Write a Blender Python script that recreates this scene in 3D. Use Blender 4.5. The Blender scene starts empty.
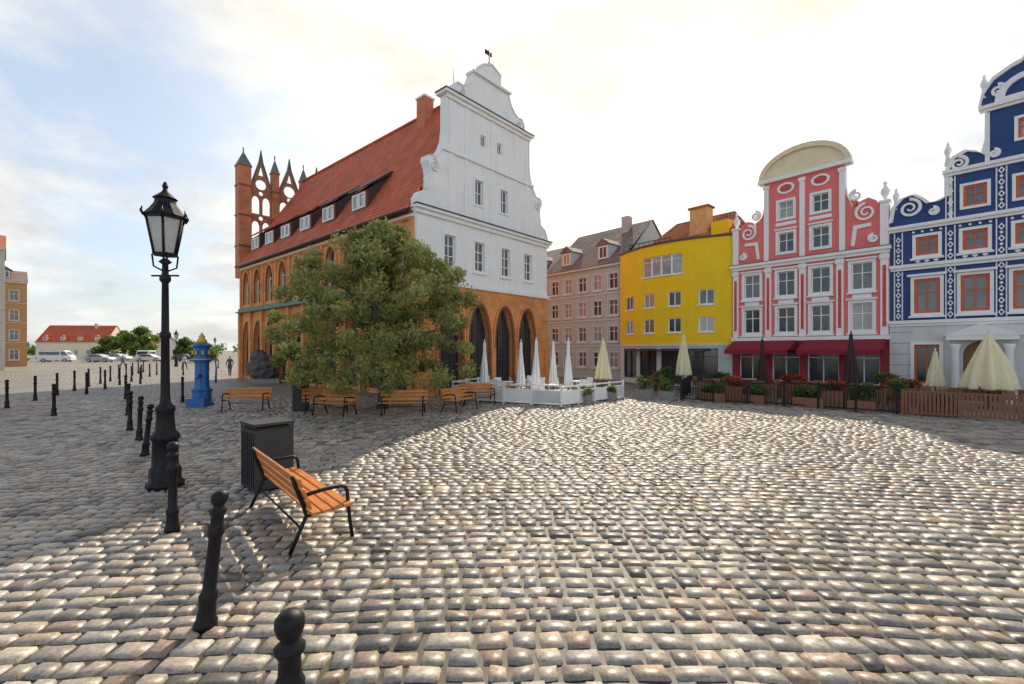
import bpy, math, random
import numpy as np
from mathutils import Vector, Matrix
from mathutils.geometry import tessellate_polygon
random.seed(7); rng=np.random.default_rng(7)
sc=bpy.context.scene
sc.view_settings.view_transform='Standard'
try: sc.view_settings.look='None'
except Exception: pass
sc.view_settings.exposure=0
COL=sc.collection
# ---------------------------------------------------------------- materials
def newmat(name):
    m=bpy.data.materials.new(name); m.use_nodes=True
    nt=m.node_tree; bs=nt.nodes['Principled BSDF']
    return m,nt,bs
def N(nt,t,**k):
    n=nt.nodes.new(t)
    for a,v in k.items(): setattr(n,a,v)
    return n
def mixcol(nt,blend,fac,a,b):
    n=N(nt,'ShaderNodeMix',data_type='RGBA',blend_type=blend)
    for s,v in ((n.inputs[0],fac),(n.inputs[6],a),(n.inputs[7],b)):
        if hasattr(v,'node'): nt.links.new(v,s)
        else: s.default_value=v if not isinstance(v,tuple) else (v+(1,))[:4]
    return n.outputs[2]
def mth(nt,op,a,b=0.0,c=None,clamp=False):
    n=N(nt,'ShaderNodeMath',operation=op,use_clamp=clamp)
    for i,v in enumerate((a,b,c)):
        if v is None: continue
        if hasattr(v,'node'): nt.links.new(v,n.inputs[i])
        else: n.inputs[i].default_value=v
    return n.outputs[0]
def noise(nt,vec,scale,detail=4,rough=.55):
    n=N(nt,'ShaderNodeTexNoise'); n.inputs['Scale'].default_value=scale
    n.inputs['Detail'].default_value=detail; n.inputs['Roughness'].default_value=rough
    if vec is not None: nt.links.new(vec,n.inputs['Vector'])
    return n.outputs['Fac']
def ramp(nt,fac,stops):
    n=N(nt,'ShaderNodeValToRGB'); nt.links.new(fac,n.inputs[0])
    e=n.color_ramp.elements
    while len(e)<len(stops): e.new(.5)
    for i,(p,c) in enumerate(stops):
        e[i].position=p; e[i].color=(c+(1,))[:4] if isinstance(c,tuple) else (c,c,c,1)
    return n.outputs[0]
def bump(nt,bs,h,strength=.3,dist=.02):
    b=N(nt,'ShaderNodeBump'); b.inputs['Strength'].default_value=strength; b.inputs['Distance'].default_value=dist
    nt.links.new(h,b.inputs['Height']); nt.links.new(b.outputs[0],bs.inputs['Normal'])
_mc={}
def plain(name,c,rough=.7,var=.25,scale=3.0,bmp=.15,metal=0,streak=0.0,spec=.5):
    if name in _mc: return _mc[name]
    m,nt,bs=newmat(name)
    tc=N(nt,'ShaderNodeTexCoord').outputs['Object']
    n1=noise(nt,tc,scale,4,.6); n2=noise(nt,tc,scale*9,2)
    f=mth(nt,'MULTIPLY_ADD',n1,.7,mth(nt,'MULTIPLY',n2,.3))
    dark=tuple(x*(1-var) for x in c); lite=tuple(min(1,x*(1+var*.5)) for x in c)
    col=ramp(nt,f,[(.3,dark),(.7,lite)])
    if streak>0:
        mp=N(nt,'ShaderNodeMapping'); mp.inputs['Scale'].default_value=(3,3,.25); nt.links.new(tc,mp.inputs[0])
        s=ramp(nt,noise(nt,mp.outputs[0],1.5,4,.7),[(.42,0.0),(.75,1.0)])
        col=mixcol(nt,'MULTIPLY',mth(nt,'MULTIPLY',s,streak),col,(.5,.46,.40))
    nt.links.new(col,bs.inputs['Base Color'])
    nt.links.new(mth(nt,'MULTIPLY_ADD',n2,.25,rough-.12),bs.inputs['Roughness'])
    bs.inputs['Metallic'].default_value=metal
    bs.inputs['Specular IOR Level'].default_value=spec
    if bmp>0: bump(nt,bs,n2,bmp,.02)
    _mc[name]=m; return m
def brickmat(name,c1,c2,mortar,bw=.27,rh=.085,ms=.012,axis='xy',rough=.8,bmp=.4,off=.5):
    if name in _mc: return _mc[name]
    m,nt,bs=newmat(name)
    tc=N(nt,'ShaderNodeTexCoord').outputs['Object']
    sp=N(nt,'ShaderNodeSeparateXYZ'); nt.links.new(tc,sp.inputs[0])
    a={'xy':mth(nt,'ADD',sp.outputs[0],sp.outputs[1]),'x':sp.outputs[0],'y':sp.outputs[1]}[axis]
    cb=N(nt,'ShaderNodeCombineXYZ'); nt.links.new(a,cb.inputs[0]); nt.links.new(sp.outputs[2],cb.inputs[1])
    br=N(nt,'ShaderNodeTexBrick'); nt.links.new(cb.outputs[0],br.inputs['Vector'])
    br.offset=off
    br.inputs['Scale'].default_value=1; br.inputs['Brick Width'].default_value=bw; br.inputs['Row Height'].default_value=rh
    br.inputs['Mortar Size'].default_value=ms; br.inputs['Mortar Smooth'].default_value=.3
    br.inputs['Color1'].default_value=c1+(1,); br.inputs['Color2'].default_value=c2+(1,); br.inputs['Mortar'].default_value=mortar+(1,)
    n1=noise(nt,tc,.9,5,.65)
    col=mixcol(nt,'MULTIPLY',1.0,br.outputs['Color'],ramp(nt,n1,[(.3,(.70,.66,.64)),(.65,(1.15,1.12,1.08))]))
    nt.links.new(col,bs.inputs['Base Color']); bs.inputs['Roughness'].default_value=rough
    bump(nt,bs,mth(nt,'SUBTRACT',1.0,br.outputs['Fac']),bmp,.02)
    _mc[name]=m; return m
M_white=plain('white_render',(.91,.895,.865),.85,.07,1.2,.1,streak=.18)
M_trim=plain('white_trim',(.90,.885,.86),.75,.07,2,.05,streak=.1)
M_brick=brickmat('orange_brick',(.86,.325,.085),(.74,.25,.06),(.64,.40,.2))
M_brickd=plain('dark_glazed_brick',(.24,.09,.045),.45,.3,6)
M_pier=brickmat('red_brick',(.68,.21,.085),(.58,.165,.07),(.50,.28,.18))
M_tile=brickmat('red_roof_tiles',(.80,.175,.06),(.66,.13,.045),(.30,.06,.035),.2,.24,.03,'y',.75,.7)
M_tilex=brickmat('terracotta_roof_tiles',(.60,.21,.08),(.48,.16,.06),(.2,.07,.03),.22,.26,.03,'x',.75,.8)
M_tileb=brickmat('brown_roof_tiles',(.30,.25,.22),(.25,.20,.175),(.12,.10,.09),.22,.26,.03,'x',.8,.8)
M_copper=plain('copper_green',(.17,.24,.20),.6,.3,3)
M_trac=plain('weathered_copper_spire',(.12,.16,.14),.7,.3,3)
M_slate=plain('dark_sheet_metal',(.06,.05,.05),.5,.3,4)
M_glass=[]
for i,c in enumerate([(.035,.045,.055),(.12,.13,.14),(.36,.35,.32)]):
    m=plain('window_glass_%d'%i,c,.16,.5,1.4,0,spec=.9); M_glass.append(m)
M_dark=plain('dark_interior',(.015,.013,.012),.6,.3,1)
M_iron=plain('black_iron',(.008,.008,.010),.5,.3,20,.12,spec=.3)
M_steel=plain('dark_grey_steel',(.030,.030,.033),.5,.2,8)
def woodmat(name,c,axis=(1,14,14)):
    if name in _mc: return _mc[name]
    m,nt,bs=newmat(name); tc=N(nt,'ShaderNodeTexCoord').outputs['Object']
    mp=N(nt,'ShaderNodeMapping'); mp.inputs['Scale'].default_value=axis; nt.links.new(tc,mp.inputs[0])
    f=noise(nt,mp.outputs[0],3,5,.6)
    col=ramp(nt,f,[(.3,tuple(x*.6 for x in c)),(.55,c),(.75,tuple(min(1,x*1.25) for x in c))])
    nt.links.new(col,bs.inputs['Base Color']); bs.inputs['Roughness'].default_value=.42
    bump(nt,bs,f,.15,.01); _mc[name]=m; return m
M_wood=woodmat('varnished_orange_wood',(.62,.22,.045))
M_woodb=woodmat('brown_wood',(.24,.09,.04),(14,14,1.5))
M_pink=plain('coral_plaster',(.84,.205,.185),.85,.10,1.3,.1,streak=.12)
M_yel=plain('yellow_plaster',(.95,.60,.012),.85,.08,1.0,.1,streak=.1)
M_blue=plain('navy_plaster',(.024,.062,.21),.7,.25,2,.1)
M_grey=plain('grey_stone_render',(.68,.67,.65),.85,.12,1.3,.1,streak=.2)
M_beige=plain('beige_plaster',(.50,.48,.43),.85,.15,1.2,.1,streak=.25)
M_gr2=plain('grey_plaster',(.47,.545,.53),.85,.12,1.2,.1,streak=.2)
M_cream=plain('cream_plaster',(.84,.72,.48),.8,.12,2,.1,streak=.1)
M_orange=plain('orange_window_paint',(.66,.12,.035),.5,.15,5)
M_awn=plain('burgundy_awning',(.28,.012,.03),.8,.2,5)
M_umw=plain('white_canvas',(.88,.88,.88),.9,.1,6)
M_umc=plain('cream_canvas',(.88,.76,.48),.9,.12,6)
M_umd=plain('dark_canvas',(.06,.03,.03),.85,.2,6)
M_pblue=plain('blue_cast_iron',(.015,.14,.40),.4,.25,8)
M_gold=plain('gilded_paint',(.75,.42,.05),.4,.2,8)
M_rub=plain('rubber',(.02,.02,.02),.8,.2,8)
M_bark=plain('bark',(.12,.09,.065),.9,.4,12,.6)
M_stone=plain('dark_boulder_stone',(.11,.10,.10),.8,.4,5,.5)
M_planter=plain('planter_concrete',(.30,.27,.24),.85,.2,6)
# ---------------------------------------------------------------- builder
class B:
    def __init__(s,name,ox,oy,ang=0.0,z=0.0):
        s.e=bpy.data.objects.new(name,None); COL.objects.link(s.e)
        s.e.location=(ox,oy,z); s.e.rotation_euler=(0,0,ang); s.p={}
    def add(s,part,mat,vs,fs,smooth=False):
        k=(part,mat.name); d=s.p.setdefault(k,[[],[],[],mat]); o=len(d[0])
        d[0].extend([tuple(v) for v in vs]); d[1].extend([tuple(i+o for i in f) for f in fs]); d[2].extend([smooth]*len(fs))
    def box(s,part,mat,x0,x1,y0,y1,z0,z1,M=None):
        c=[(x,y,z) for z in (z0,z1) for y in (y0,y1) for x in (x0,x1)]
        s.add(part,mat,c,[(0,2,3,1),(4,5,7,6),(0,1,5,4),(2,6,7,3),(0,4,6,2),(1,3,7,5)])
    def mbox(s,part,mat,a0,a1,z0,z1,d0,d1,M):
        c=[M(a,z,d) for z in (z0,z1) for d in (d0,d1) for a in (a0,a1)]
        s.add(part,mat,c,[(0,2,3,1),(4,5,7,6),(0,1,5,4),(2,6,7,3),(0,4,6,2),(1,3,7,5)])
    def wall(s,part,mat,outline,holes,d0,d1,M,side=None):
        loops=[outline]+list(holes)
        tris=tessellate_polygon([[Vector((x,z,0)) for x,z in l] for l in loops])
        flat=[p for l in loops for p in l]; n=len(flat)
        vs=[M(x,z,d0) for x,z in flat]+[M(x,z,d1) for x,z in flat]
        fs=[tuple(t) for t in tris]+[tuple(i+n for i in reversed(t)) for t in tris]
        s.add(part,mat,vs,fs)
        o=0; sf=[]
        for l in loops:
            m=len(l)
            for i in range(m): j=(i+1)%m; sf.append((o+i,o+j,o+j+n,o+i+n))
            o+=m
        s.add(part if side is None else part+'_edges',side or mat,vs,sf)
    def lathe(s,part,mat,prof,seg=16,cx=0,cy=0,smooth=True,mod=None,rot=0,lean=(0,0)):
        vs=[];fs=[]
        for k,(r,z) in enumerate(prof):
            for i in range(seg):
                a=2*math.pi*(i/seg)+rot; rr=r*(mod(a,k) if mod else 1)
                vs.append((cx+lean[0]*z+rr*math.cos(a),cy+lean[1]*z+rr*math.sin(a),z))
        for k in range(len(prof)-1):
            for i in range(seg):
                j=(i+1)%seg; fs.append((k*seg+i,k*seg+j,(k+1)*seg+j,(k+1)*seg+i))
        fs.append(tuple(range(seg))[::-1]); fs.append(tuple((len(prof)-1)*seg+i for i in range(seg)))
        s.add(part,mat,vs,fs,smooth)
    def tube(s,part,mat,pts,r,seg=8):
        P=[Vector(p) for p in pts]; n=len(P); vs=[];fs=[]
        R=r if isinstance(r,(list,tuple)) else [r]*n
        up=Vector((0,0,1)); prev=None
        for i in range(n):
            t=(P[min(i+1,n-1)]-P[max(i-1,0)]).normalized()
            if prev is None:
                ref=up if abs(t.z)<.9 else Vector((1,0,0)); u=t.cross(ref).normalized()
            else:
                u=(prev-t*prev.dot(t)).normalized()
            prev=u; w=t.cross(u)
            for k in range(seg):
                a=2*math.pi*k/seg; vs.append(P[i]+(u*math.cos(a)+w*math.sin(a))*R[i])
        for i in range(n-1):
            for k in range(seg):
                j=(k+1)%seg; fs.append((i*seg+k,i*seg+j,(i+1)*seg+j,(i+1)*seg+k))
        fs.append(tuple(range(seg))[::-1]); fs.append(tuple((n-1)*seg+k for k in range(seg)))
        s.add(part,mat,vs,fs,True)
    def done(s):
        for (part,mn),(v,f,sm,mat) in s.p.items():
            me=bpy.data.meshes.new(part); me.from_pydata(v,[],f); me.materials.append(mat)
            me.polygons.foreach_set('use_smooth',sm); me.update()
            o=bpy.data.objects.new(part,me); COL.objects.link(o); o.parent=s.e
        return s.e
FM=lambda a,z,d:(a,d,z)
def rect(a0,a1,z0,z1): return [(a0,z0),(a1,z0),(a1,z1),(a0,z1)]
def circ(cx,cz,rx,rz=None,n=20,a0=0,a1=2*math.pi):
    rz=rz or rx; return [(cx+rx*math.cos(2*math.pi*i/n),cz+rz*math.sin(2*math.pi*i/n)) for i in range(n)]
def pointed(cx,w,z0,zs,zt,n=7):
    h=w/2; p=[(cx-h,z0),(cx+h,z0)]
    for i in range(n+1):
        t=i/n; p.append((cx+h*(1-t**1.7),zs+(zt-zs)*math.sin(t*math.pi/2)**1.0 if t<1 else zt))
    for i in range(n-1,-1,-1):
        t=i/n; p.append((cx-h*(1-t**1.7),zs+(zt-zs)*math.sin(t*math.pi/2)))
    return p
def seg_arch(cx,w,z0,zs,zt,n=10):
    h=w/2; p=[(cx-h,z0),(cx+h,z0)]
    for i in range(n+1):
        a=math.pi*i/n; p.append((cx+h*math.cos(a),zs+(zt-zs)*math.sin(a)))
    return p
def ring(b,part,mat,cx,cz,ro,ri,d0,d1,M,sz=1.0,n=22):
    b.wall(part,mat,circ(cx,cz,ro,ro*sz,n),[circ(cx,cz,ri,ri*sz,n)],d0,d1,M)
def spiral(b,mat,cx,cz,r,sgn,M,w=.06,part='scroll_volutes'):
    n=34; pts=[]
    for i in range(n+1):
        t=i/n; a=math.pi*.5+sgn*t*math.pi*3.4; rr=r*(1-.8*t); pts.append((cx+rr*math.cos(a),cz+rr*math.sin(a),w*(1-.55*t)))
    vs=[];fs=[]
    for i,(x,z,ww) in enumerate(pts):
        dx,dz=x-cx,z-cz; l=math.hypot(dx,dz) or 1
        xi,zi=x-dx/l*ww,z-dz/l*ww
        vs+=[M(x,z,-.11),M(xi,zi,-.11),M(xi,zi,.01),M(x,z,.01)]
    for i in range(n):
        for q in range(4): r2=(q+1)%4; fs.append((4*i+q,4*i+r2,4*i+4+r2,4*i+4+q))
    b.add(part,mat,vs,fs)
def window(b,a0,a1,z0,z1,M,nx=2,nz=2,fmat=None,dep=.12,fw=.05,glass=None,nzs=None):
    fm=fmat or M_trim; g=glass or random.choice([M_glass[0],M_glass[0],M_glass[1],M_glass[1],M_glass[2]])
    b.mbox('window_glass',g,a0-.01,a1+.01,z0-.01,z1+.01,dep+.02,dep+.05,M)
    d0,d1=dep-.03,dep+.035
    b.mbox('window_frames',fm,a0-.02,a0+fw,z0-.02,z1+.02,d0,d1,M); b.mbox('window_frames',fm,a1-fw,a1+.02,z0-.02,z1+.02,d0,d1,M)
    b.mbox('window_frames',fm,a0+fw,a1-fw,z0-.02,z0+fw,d0,d1,M); b.mbox('window_frames',fm,a0+fw,a1-fw,z1-fw,z1+.02,d0,d1,M)
    for i in range(1,nx):
        x=a0+(a1-a0)*i/nx; b.mbox('window_frames',fm,x-.022,x+.022,z0+fw,z1-fw,d0+.004,d1,M)
    for i in range(1,nz):
        z=z0+(z1-z0)*(i/nz if nzs is None else nzs); b.mbox('window_frames',fm,a0+fw,a1-fw,z-.02,z+.02,d0+.008,d1,M)
def surround(b,mat,a0,a1,z0,z1,w,M,proud=.05,part='window_surrounds'):
    e=.006
    b.wall(part,mat,rect(a0-w,a1+w,z0-w,z1+w),[rect(a0+e,a1-e,z0+e,z1-e)],-proud,.012,M)
def archband(b,mat,cx,w,z0,zs,zt,bw,M,part='arch_mouldings',proud=.05):
    inn=pointed(cx,w-.01,z0,zs,zt-.005); out=pointed(cx,w+2*bw,z0-.0,zs,zt+bw*1.3)
    i2=inn[1:]+[inn[0]]; o2=out[1:]+[out[0]]
    vs=[];fs=[]
    for (a,c) in zip(i2,o2):
        vs+= [M(a[0],a[1],-proud),M(c[0],c[1],-proud),M(c[0],c[1],.01),M(a[0],a[1],.01)]
    for k in range(len(i2)-1):
        for q in range(4):
            r=(q+1)%4; fs.append((4*k+q,4*k+r,4*k+4+r,4*k+4+q))
    b.add(part,mat,vs,fs)
# ================================================================ TOWN HALL
ga=math.atan2(.753,.659)
b=B('gothic_town_hall',-4.45,21.3,ga)
W=10.13; L=23.0; C=W/2
SM=lambda a,z,d:(d,a,z)
SR=lambda a,z,d:(W-d,a,z)
BK=lambda a,z,d:(a,L-d,z)
ar=[2.1,4.1,6.1,8.1]
holes=[pointed(c,1.45,.25,2.7,4.55) for c in ar]
b.wall('gable_brick_wall',M_brick,rect(0.0,W,-.05,5.5),holes,0,.45,FM)
for c in ar:
    archband(b,M_brickd,c,1.45,.0,2.7,4.55,.09,FM)
    archband(b,M_brick,c,1.75,.0,2.75,4.72,.10,FM,proud=.09,part='arch_outer_order')
    window(b,c-.7,c+.7,.25,4.5,FM,3,3,M_slate,.3,.06,M_glass[0])
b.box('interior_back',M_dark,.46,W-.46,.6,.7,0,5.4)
for x in (-.12,3.1-.17,5.1-.17,7.1-.17,9.1-.17,W-.35):
    b.box('brick_piers',M_brick,x,x+(.34 if 0<x<9.5 else .47),-.14,.02,-.05,2.3)
b.box('brick_cornice',M_trim,-.1,W+.1,-.12,.02,5.42,5.62)
def prof():
    pts=[(5.06,9.0),(5.0,9.4),(4.8,9.75),(4.5,9.92),(4.3,10.0),(4.3,10.25),(4.22,10.7),(4.28,11.05),(4.42,11.3),(4.38,11.55),(4.15,11.65),(3.95,11.6),(3.75,11.8),(3.45,12.2),(3.25,12.7),(3.18,13.3),(3.18,15.1),
         (2.75,15.3),(2.7,15.65),(2.5,15.85),(2.2,15.8),(1.9,15.95),(1.6,16.25),(1.45,16.6),(1.35,16.85),(.75,16.95),(.70,17.0),(.66,17.5),(.72,17.52),(.72,17.6),(0,17.9)]
    R=[(C+h,z) for h,z in pts]; Lh=[(C-h,z) for h,z in reversed(pts[:-1])]
    return R+Lh
out=[(0,5.621),(W,5.621)]+prof()
wcols=[2.0,4.1,6.2,8.2]
hs=[rect(c-.36,c+.36,6.4,7.95) for c in wcols]
up=[rect(c-.3,c+.3,9.95,11.25) for c in (4.05,6.05)]+[rect(c-.2,c+.2,13.2,13.8) for c in (4.4,5.7)]
b.wall('white_gable_wall',M_white,out,hs+up,0,.45,FM,side=M_white)
cp=prof(); vs=[];fs=[]
for x,z in cp:
    vx,vz=x-C,z-12.5; l=math.hypot(vx,vz); ox_,oz_=vx/l*.07,vz/l*.07
    vs+=[(x+ox_,-.06,z+oz_),(x+ox_,.5,z+oz_),(x-.001*vx/l,.5,z),(x-.001*vx/l,-.06,z)]
for i in range(len(cp)-1):
    for q in range(4): r2=(q+1)%4; fs.append((4*i+q,4*i+r2,4*i+4+r2,4*i+4+q))
b.add('gable_coping',M_trim,vs,fs)
for c in wcols:
    window(b,c-.36,c+.36,6.4,7.95,FM,2,3,glass=M_glass[1]); surround(b,M_trim,c-.36,c+.36,6.4,7.95,.09,FM)
    b.box('window_sills',M_trim,c-.5,c+.5,-.1,-.005,6.24,6.302)
for c in (4.05,6.05):
    window(b,c-.3,c+.3,9.95,11.25,FM,2,2,glass=M_glass[1]); surround(b,M_trim,c-.3,c+.3,9.95,11.25,.1,FM)
for c in (4.4,5.7):
    window(b,c-.2,c+.2,13.2,13.8,FM,2,1,glass=M_glass[0])
b.box('cornice',M_trim,-.18,W+.18,-.24,.0,8.86,9.0); b.box('cornice',M_slate,-.22,W+.22,-.3,.0,9.003,9.05); b.box('cornice',M_trim,-.1,W+.1,-.12,.0,8.66,8.857)
b.box('gable_cornice',M_trim,C-3.45,C+3.45,-.22,.6,15.0,15.14); b.box('gable_cornice',M_slate,C-3.5,C+3.5,-.26,.65,15.143,15.19); b.box('gable_cornice',M_trim,C-3.3,C+3.3,-.1,-.003,14.8,14.997)
b.box('gable_string_course',M_trim,C-3.6,C+3.6,-.1,-.003,12.1,12.25)
b.box('gable_cornice_top',M_trim,C-1.5,C+1.5,-.15,.5,16.86,16.98)
for h in (-3.0,-1.95,0,1.95,3.0):
    b.box('pilaster_strips',M_trim,C+h-.1,C+h+.1,-.04,-.002,12.252,14.78)
    b.box('pilaster_strips',M_trim,C+h-.12,C+h+.12,-.05,-.002,9.06,12.09)
for sgn in (-1,1):
    spiral(b,M_trim,C+sgn*4.05,11.15,.34,sgn,FM)
    spiral(b,M_trim,C+sgn*2.25,15.5,.24,sgn,FM,.045)
b.tube('weather_vane',M_iron,[(C,.2,17.8),(C,.2,18.9)],.03); b.box('weather_vane',M_iron,C-.35,C+.2,.19,.21,18.5,18.75); b.tube('weather_vane',M_iron,[(C-2.6,.2,15.6),(C-2.6,.2,16.5)],.02)
b.lathe('weather_vane_ball',M_gold,[(.02,18.0),(.1,18.1),(.02,18.2)],10,C,.2)
nb=10; pitch=(L-.6)/nb
hl=[];ctr=[.3+pitch*(i+.5) for i in range(nb)]
for c in ctr:
    hl.append(pointed(c,1.35,.2,2.5,4.3)); hl.append(pointed(c,1.15,5.75,7.2,8.2))
for (MM,nm) in ((SM,'long_side_wall'),(SR,'rear_side_wall')):
    b.wall(nm,M_brick,rect(.452,L-.452,-.05,9.0),hl,0,.4,MM)
for c in ctr:
    window(b,c-.66,c+.66,.2,4.2,SM,2,3,M_slate,.28,.05,M_glass[0])
    window(b,c-.56,c+.56,5.75,8.15,SM,2,3,M_trim,.22,.04,random.choice(M_glass[:2]))
    archband(b,M_brickd,c,1.35,.0,2.5,4.3,.1,SM); archband(b,M_brickd,c,1.15,5.75,7.2,8.2,.06,SM,proud=.05)
    archband(b,M_brick,c,1.3,5.75,7.2,8.3,.12,SM,proud=.09)
for i in range(nb+1):
    y=.3+pitch*i; b.box('buttresses',M_brick,-.22,.0,y-.17,y+.17,-.05,5.1); b.box('buttresses',M_brick,-.12,.0,y-.11,y+.11,5.5,8.5)
b.box('green_string_roof',M_copper,-.42,-.003,.3,L-.2,5.1,5.2); b.box('green_string_roof',M_copper,-.22,-.002,.3,L-.2,5.2,5.45)
b.box('eave_frieze',M_trim,-.1,-.002,.3,L-.2,8.52,8.66); b.box('eave_frieze',M_brickd,-.18,-.002,.3,L-.2,8.662,8.8)
for i in range(100):
    y=.4+i*.222; b.box('dentils',M_brick,-.14,-.003,y,y+.11,8.38,8.518)
b.wall('rear_gable',M_brick,rect(0,W,-.05,9.0),[],0,.45,BK)
rz=17.1; sl=(rz-8.8)/(C+.35)
def rx(z): return -.35+(z-8.8)/sl
for sgn in (1,-1):
    f=(lambda x:x) if sgn==1 else (lambda x:W-x)
    vs=[(f(-.35),.45,8.8),(f(-.35),L-.3,8.8),(f(C),L-.3,rz),(f(C),.45,rz),(f(-.35),.45,8.66),(f(-.35),L-.3,8.66),(f(C),L-.3,rz-.2),(f(C),.45,rz-.2)]
    b.add('roof',M_tile,vs,[(0,1,2,3),(7,6,5,4),(0,4,5,1),(1,5,6,2),(0,3,7,4)])
b.tube('ridge_tiles',M_tile,[(C,.45,rz+.02),(C,L-.3,rz+.02)],.14)
b.tube('gutter',M_slate,[(-.42,.3,8.75),(-.42,L-.2,8.75)],.08)
for k in (5.7,9.2,12.3,15.3,18.1,20.8):
    w=.75; x0=rx(9.9); zt=11.0; xt=rx(12.0)
    b.box('dormer_front',M_brickd,x0,x0+.12,k-w,k+w,9.8,zt-.02)
    window(b,k-w+.12,k-.05,10.05,10.85,lambda a,z,d:(x0+d,a,z),1,1,M_trim,-.05,.07,M_glass[2]); window(b,k+.05,k+w-.12,10.05,10.85,lambda a,z,d:(x0+d,a,z),1,1,M_trim,-.05,.07,M_glass[2])
    vs=[(x0-.2,k-w-.1,zt),(x0-.2,k+w+.1,zt),(xt+.25,k+w+.2,12.3),(xt+.25,k-w-.2,12.3),(x0-.2,k-w-.1,zt+.1),(x0-.2,k+w+.1,zt+.1),(xt+.15,k+w+.2,12.4),(xt+.15,k-w-.2,12.4)]
    b.add('dormer_roof',M_slate if k<10 else M_tile,vs,[(0,1,2,3),(4,7,6,5),(0,4,5,1),(1,5,6,2),(2,6,7,3),(3,7,4,0)])
    for q in (-w,w):
        b.add('dormer_cheek',M_slate,[(x0+.05,k+q,9.75),(x0+.05,k+q,zt),(xt+.1,k+q,12.2),(rx(11.4),k+q,11.3)],[(0,1,2,3)])
b.box('chimney',M_pier,C-.8,C-.1,4.9,5.7,15.5,17.7); b.box('chimney',M_trim,C-.86,C-.04,4.84,5.76,17.7,17.82)
px=[.3,2.65,5.06,7.47,9.83]
for i,x in enumerate(px):
    w=.45 if i in (0,4) else .27
    b.box('pinnacle_piers',M_pier,x-w,x+w,L-.2,L-.2+2*w,8.0,17.2)
    for z in (10.5,13.0,15.4,17.0): b.box('pinnacle_bands',M_brickd,x-w-.05,x+w+.05,L-.25,L-.15+2*w,z,z+.14)
    yy=L-.2+w
    b.add('pinnacle_spires',M_trac,[(x-w,yy-w,17.2),(x+w,yy-w,17.2),(x+w,yy+w,17.2),(x-w,yy+w,17.2),(x,yy,18.3)],[(0,1,4),(1,2,4),(2,3,4),(3,0,4)])
    b.tube('pinnacle_finials',M_trac,[(x,yy,18.25),(x,yy,18.6)],.05,6)
M_tb=plain('tracery_brick',(.42,.17,.10),.75,.35,4)
for i in range(4):
    x0=px[i]+(.45 if i==0 else .27); x1=px[i+1]-(.45 if i==3 else .27); c=(x0+x1)/2; w=(x1-x0)
    o=[(x0,9),(x1,9),(x1,15.6),(c+.15,17.7),(c,18.6),(c-.15,17.7),(x0,15.6)]; hh=[]
    for z in (9.3,11.35,13.4):
        for q in (-.25,.25): hh.append(pointed(c+q*w,w*.36,z,z+1.0,z+1.45,4))
        hh.append(circ(c,z+1.72,w*.11,n=8))
    hh.append(circ(c,15.85,w*.26,n=10)); hh.append([(c-.2,16.6),(c+.2,16.6),(c,17.4)])
    b.wall('openwork_tracery',M_tb,o,hh,L+.05,L+.15,FM)
    b.wall('tracery_gable_coping',M_trac,[(x1+.02,15.62),(c+.17,17.72),(c,18.75),(c-.17,17.72),(x0-.02,15.62),(x0+.1,15.62),(c-.08,17.6),(c,18.3),(c+.08,17.6),(x1-.1,15.62)],[],L,L+.2,FM)
b.done()
# ================================================================ ROW
ra=math.atan2(-.754,.657)
def rowpt(t): return (17.7-.657*t,21.3+.754*t)
o=rowpt(7.19); b=B('pink_gabled_townhouse',o[0],o[1],ra); W=7.17; C=W/2
arc=[(C+2.05*math.cos(math.pi*i/16),11.62+1.35*math.sin(math.pi*i/16)) for i in range(17)]
right=[(W,9.0),(W-.35,9.05),(W-.5,9.35),(W-.8,9.55),(W-1.1,9.45),(W-1.25,9.15),(W-1.45,9.3),(C+1.95,9.8),(C+1.85,10.5),(C+1.85,11.4),(C+2.05,11.45)]
left=[(W-x,z) for x,z in reversed(right)]
cols=[1.06,2.8,4.4,6.12]; hs=[]
for c in cols:
    hs+= [rect(c-.42,c+.42,3.15,4.5),rect(c-.42,c+.42,5.15,6.45)]
for c in cols[1:3]: hs+=[rect(c-.38,c+.38,7.5,8.55),rect(c-.36,c+.36,9.35,10.25)]
b.wall('facade_wall',M_pink,[(0,2.7),(W,2.7)]+right+arc+left,hs,0,.35,FM,side=M_trim)
for c in cols:
    for z0,z1 in ((3.15,4.5),(5.15,6.45)):
        window(b,c-.42,c+.42,z0,z1,FM,2,2,nzs=.62); surround(b,M_trim,c-.42,c+.42,z0,z1,.13,FM)
        b.box('window_hoods',M_trim,c-.62,c+.62,-.14,-.004,z1+.14,z1+.22); b.box('window_sills',M_trim,c-.6,c+.6,-.13,-.004,z0-.21,z0-.135)
    b.box('apron_panels',M_trim,c-.38,c+.38,-.04,-.003,4.74,4.92)
for c in cols[1:3]:
    window(b,c-.38,c+.38,7.5,8.55,FM,2,2,nzs=.6); surround(b,M_trim,c-.38,c+.38,7.5,8.55,.12,FM)
    window(b,c-.36,c+.36,9.35,10.25,FM,2,2,nzs=.6); surround(b,M_trim,c-.36,c+.36,9.35,10.25,.12,FM)
    b.box('window_hoods',M_trim,c-.55,c+.55,-.12,-.004,8.7,8.78)
    b.wall('medallions',M_trim,circ(c,10.95,.42,.3),[circ(c,10.95,.3,.2)],-.06,.01,FM)
    b.wall('medallion_fill',plain('red_medallion',(.6,.08,.08)),circ(c,10.95,.31,.21),[],-.02,.01,FM)
    b.box('festoons',M_trim,c-.5,c+.5,-.05,-.003,8.95,9.12)
b.box('main_cornice',M_trim,-.08,W+.08,-.28,.0,6.93,7.08); b.box('main_cornice',M_trim,-.02,W+.02,-.16,-.001,6.78,6.928); b.box('main_cornice',M_slate,-.1,W+.1,-.3,.0,7.083,7.11)
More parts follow.
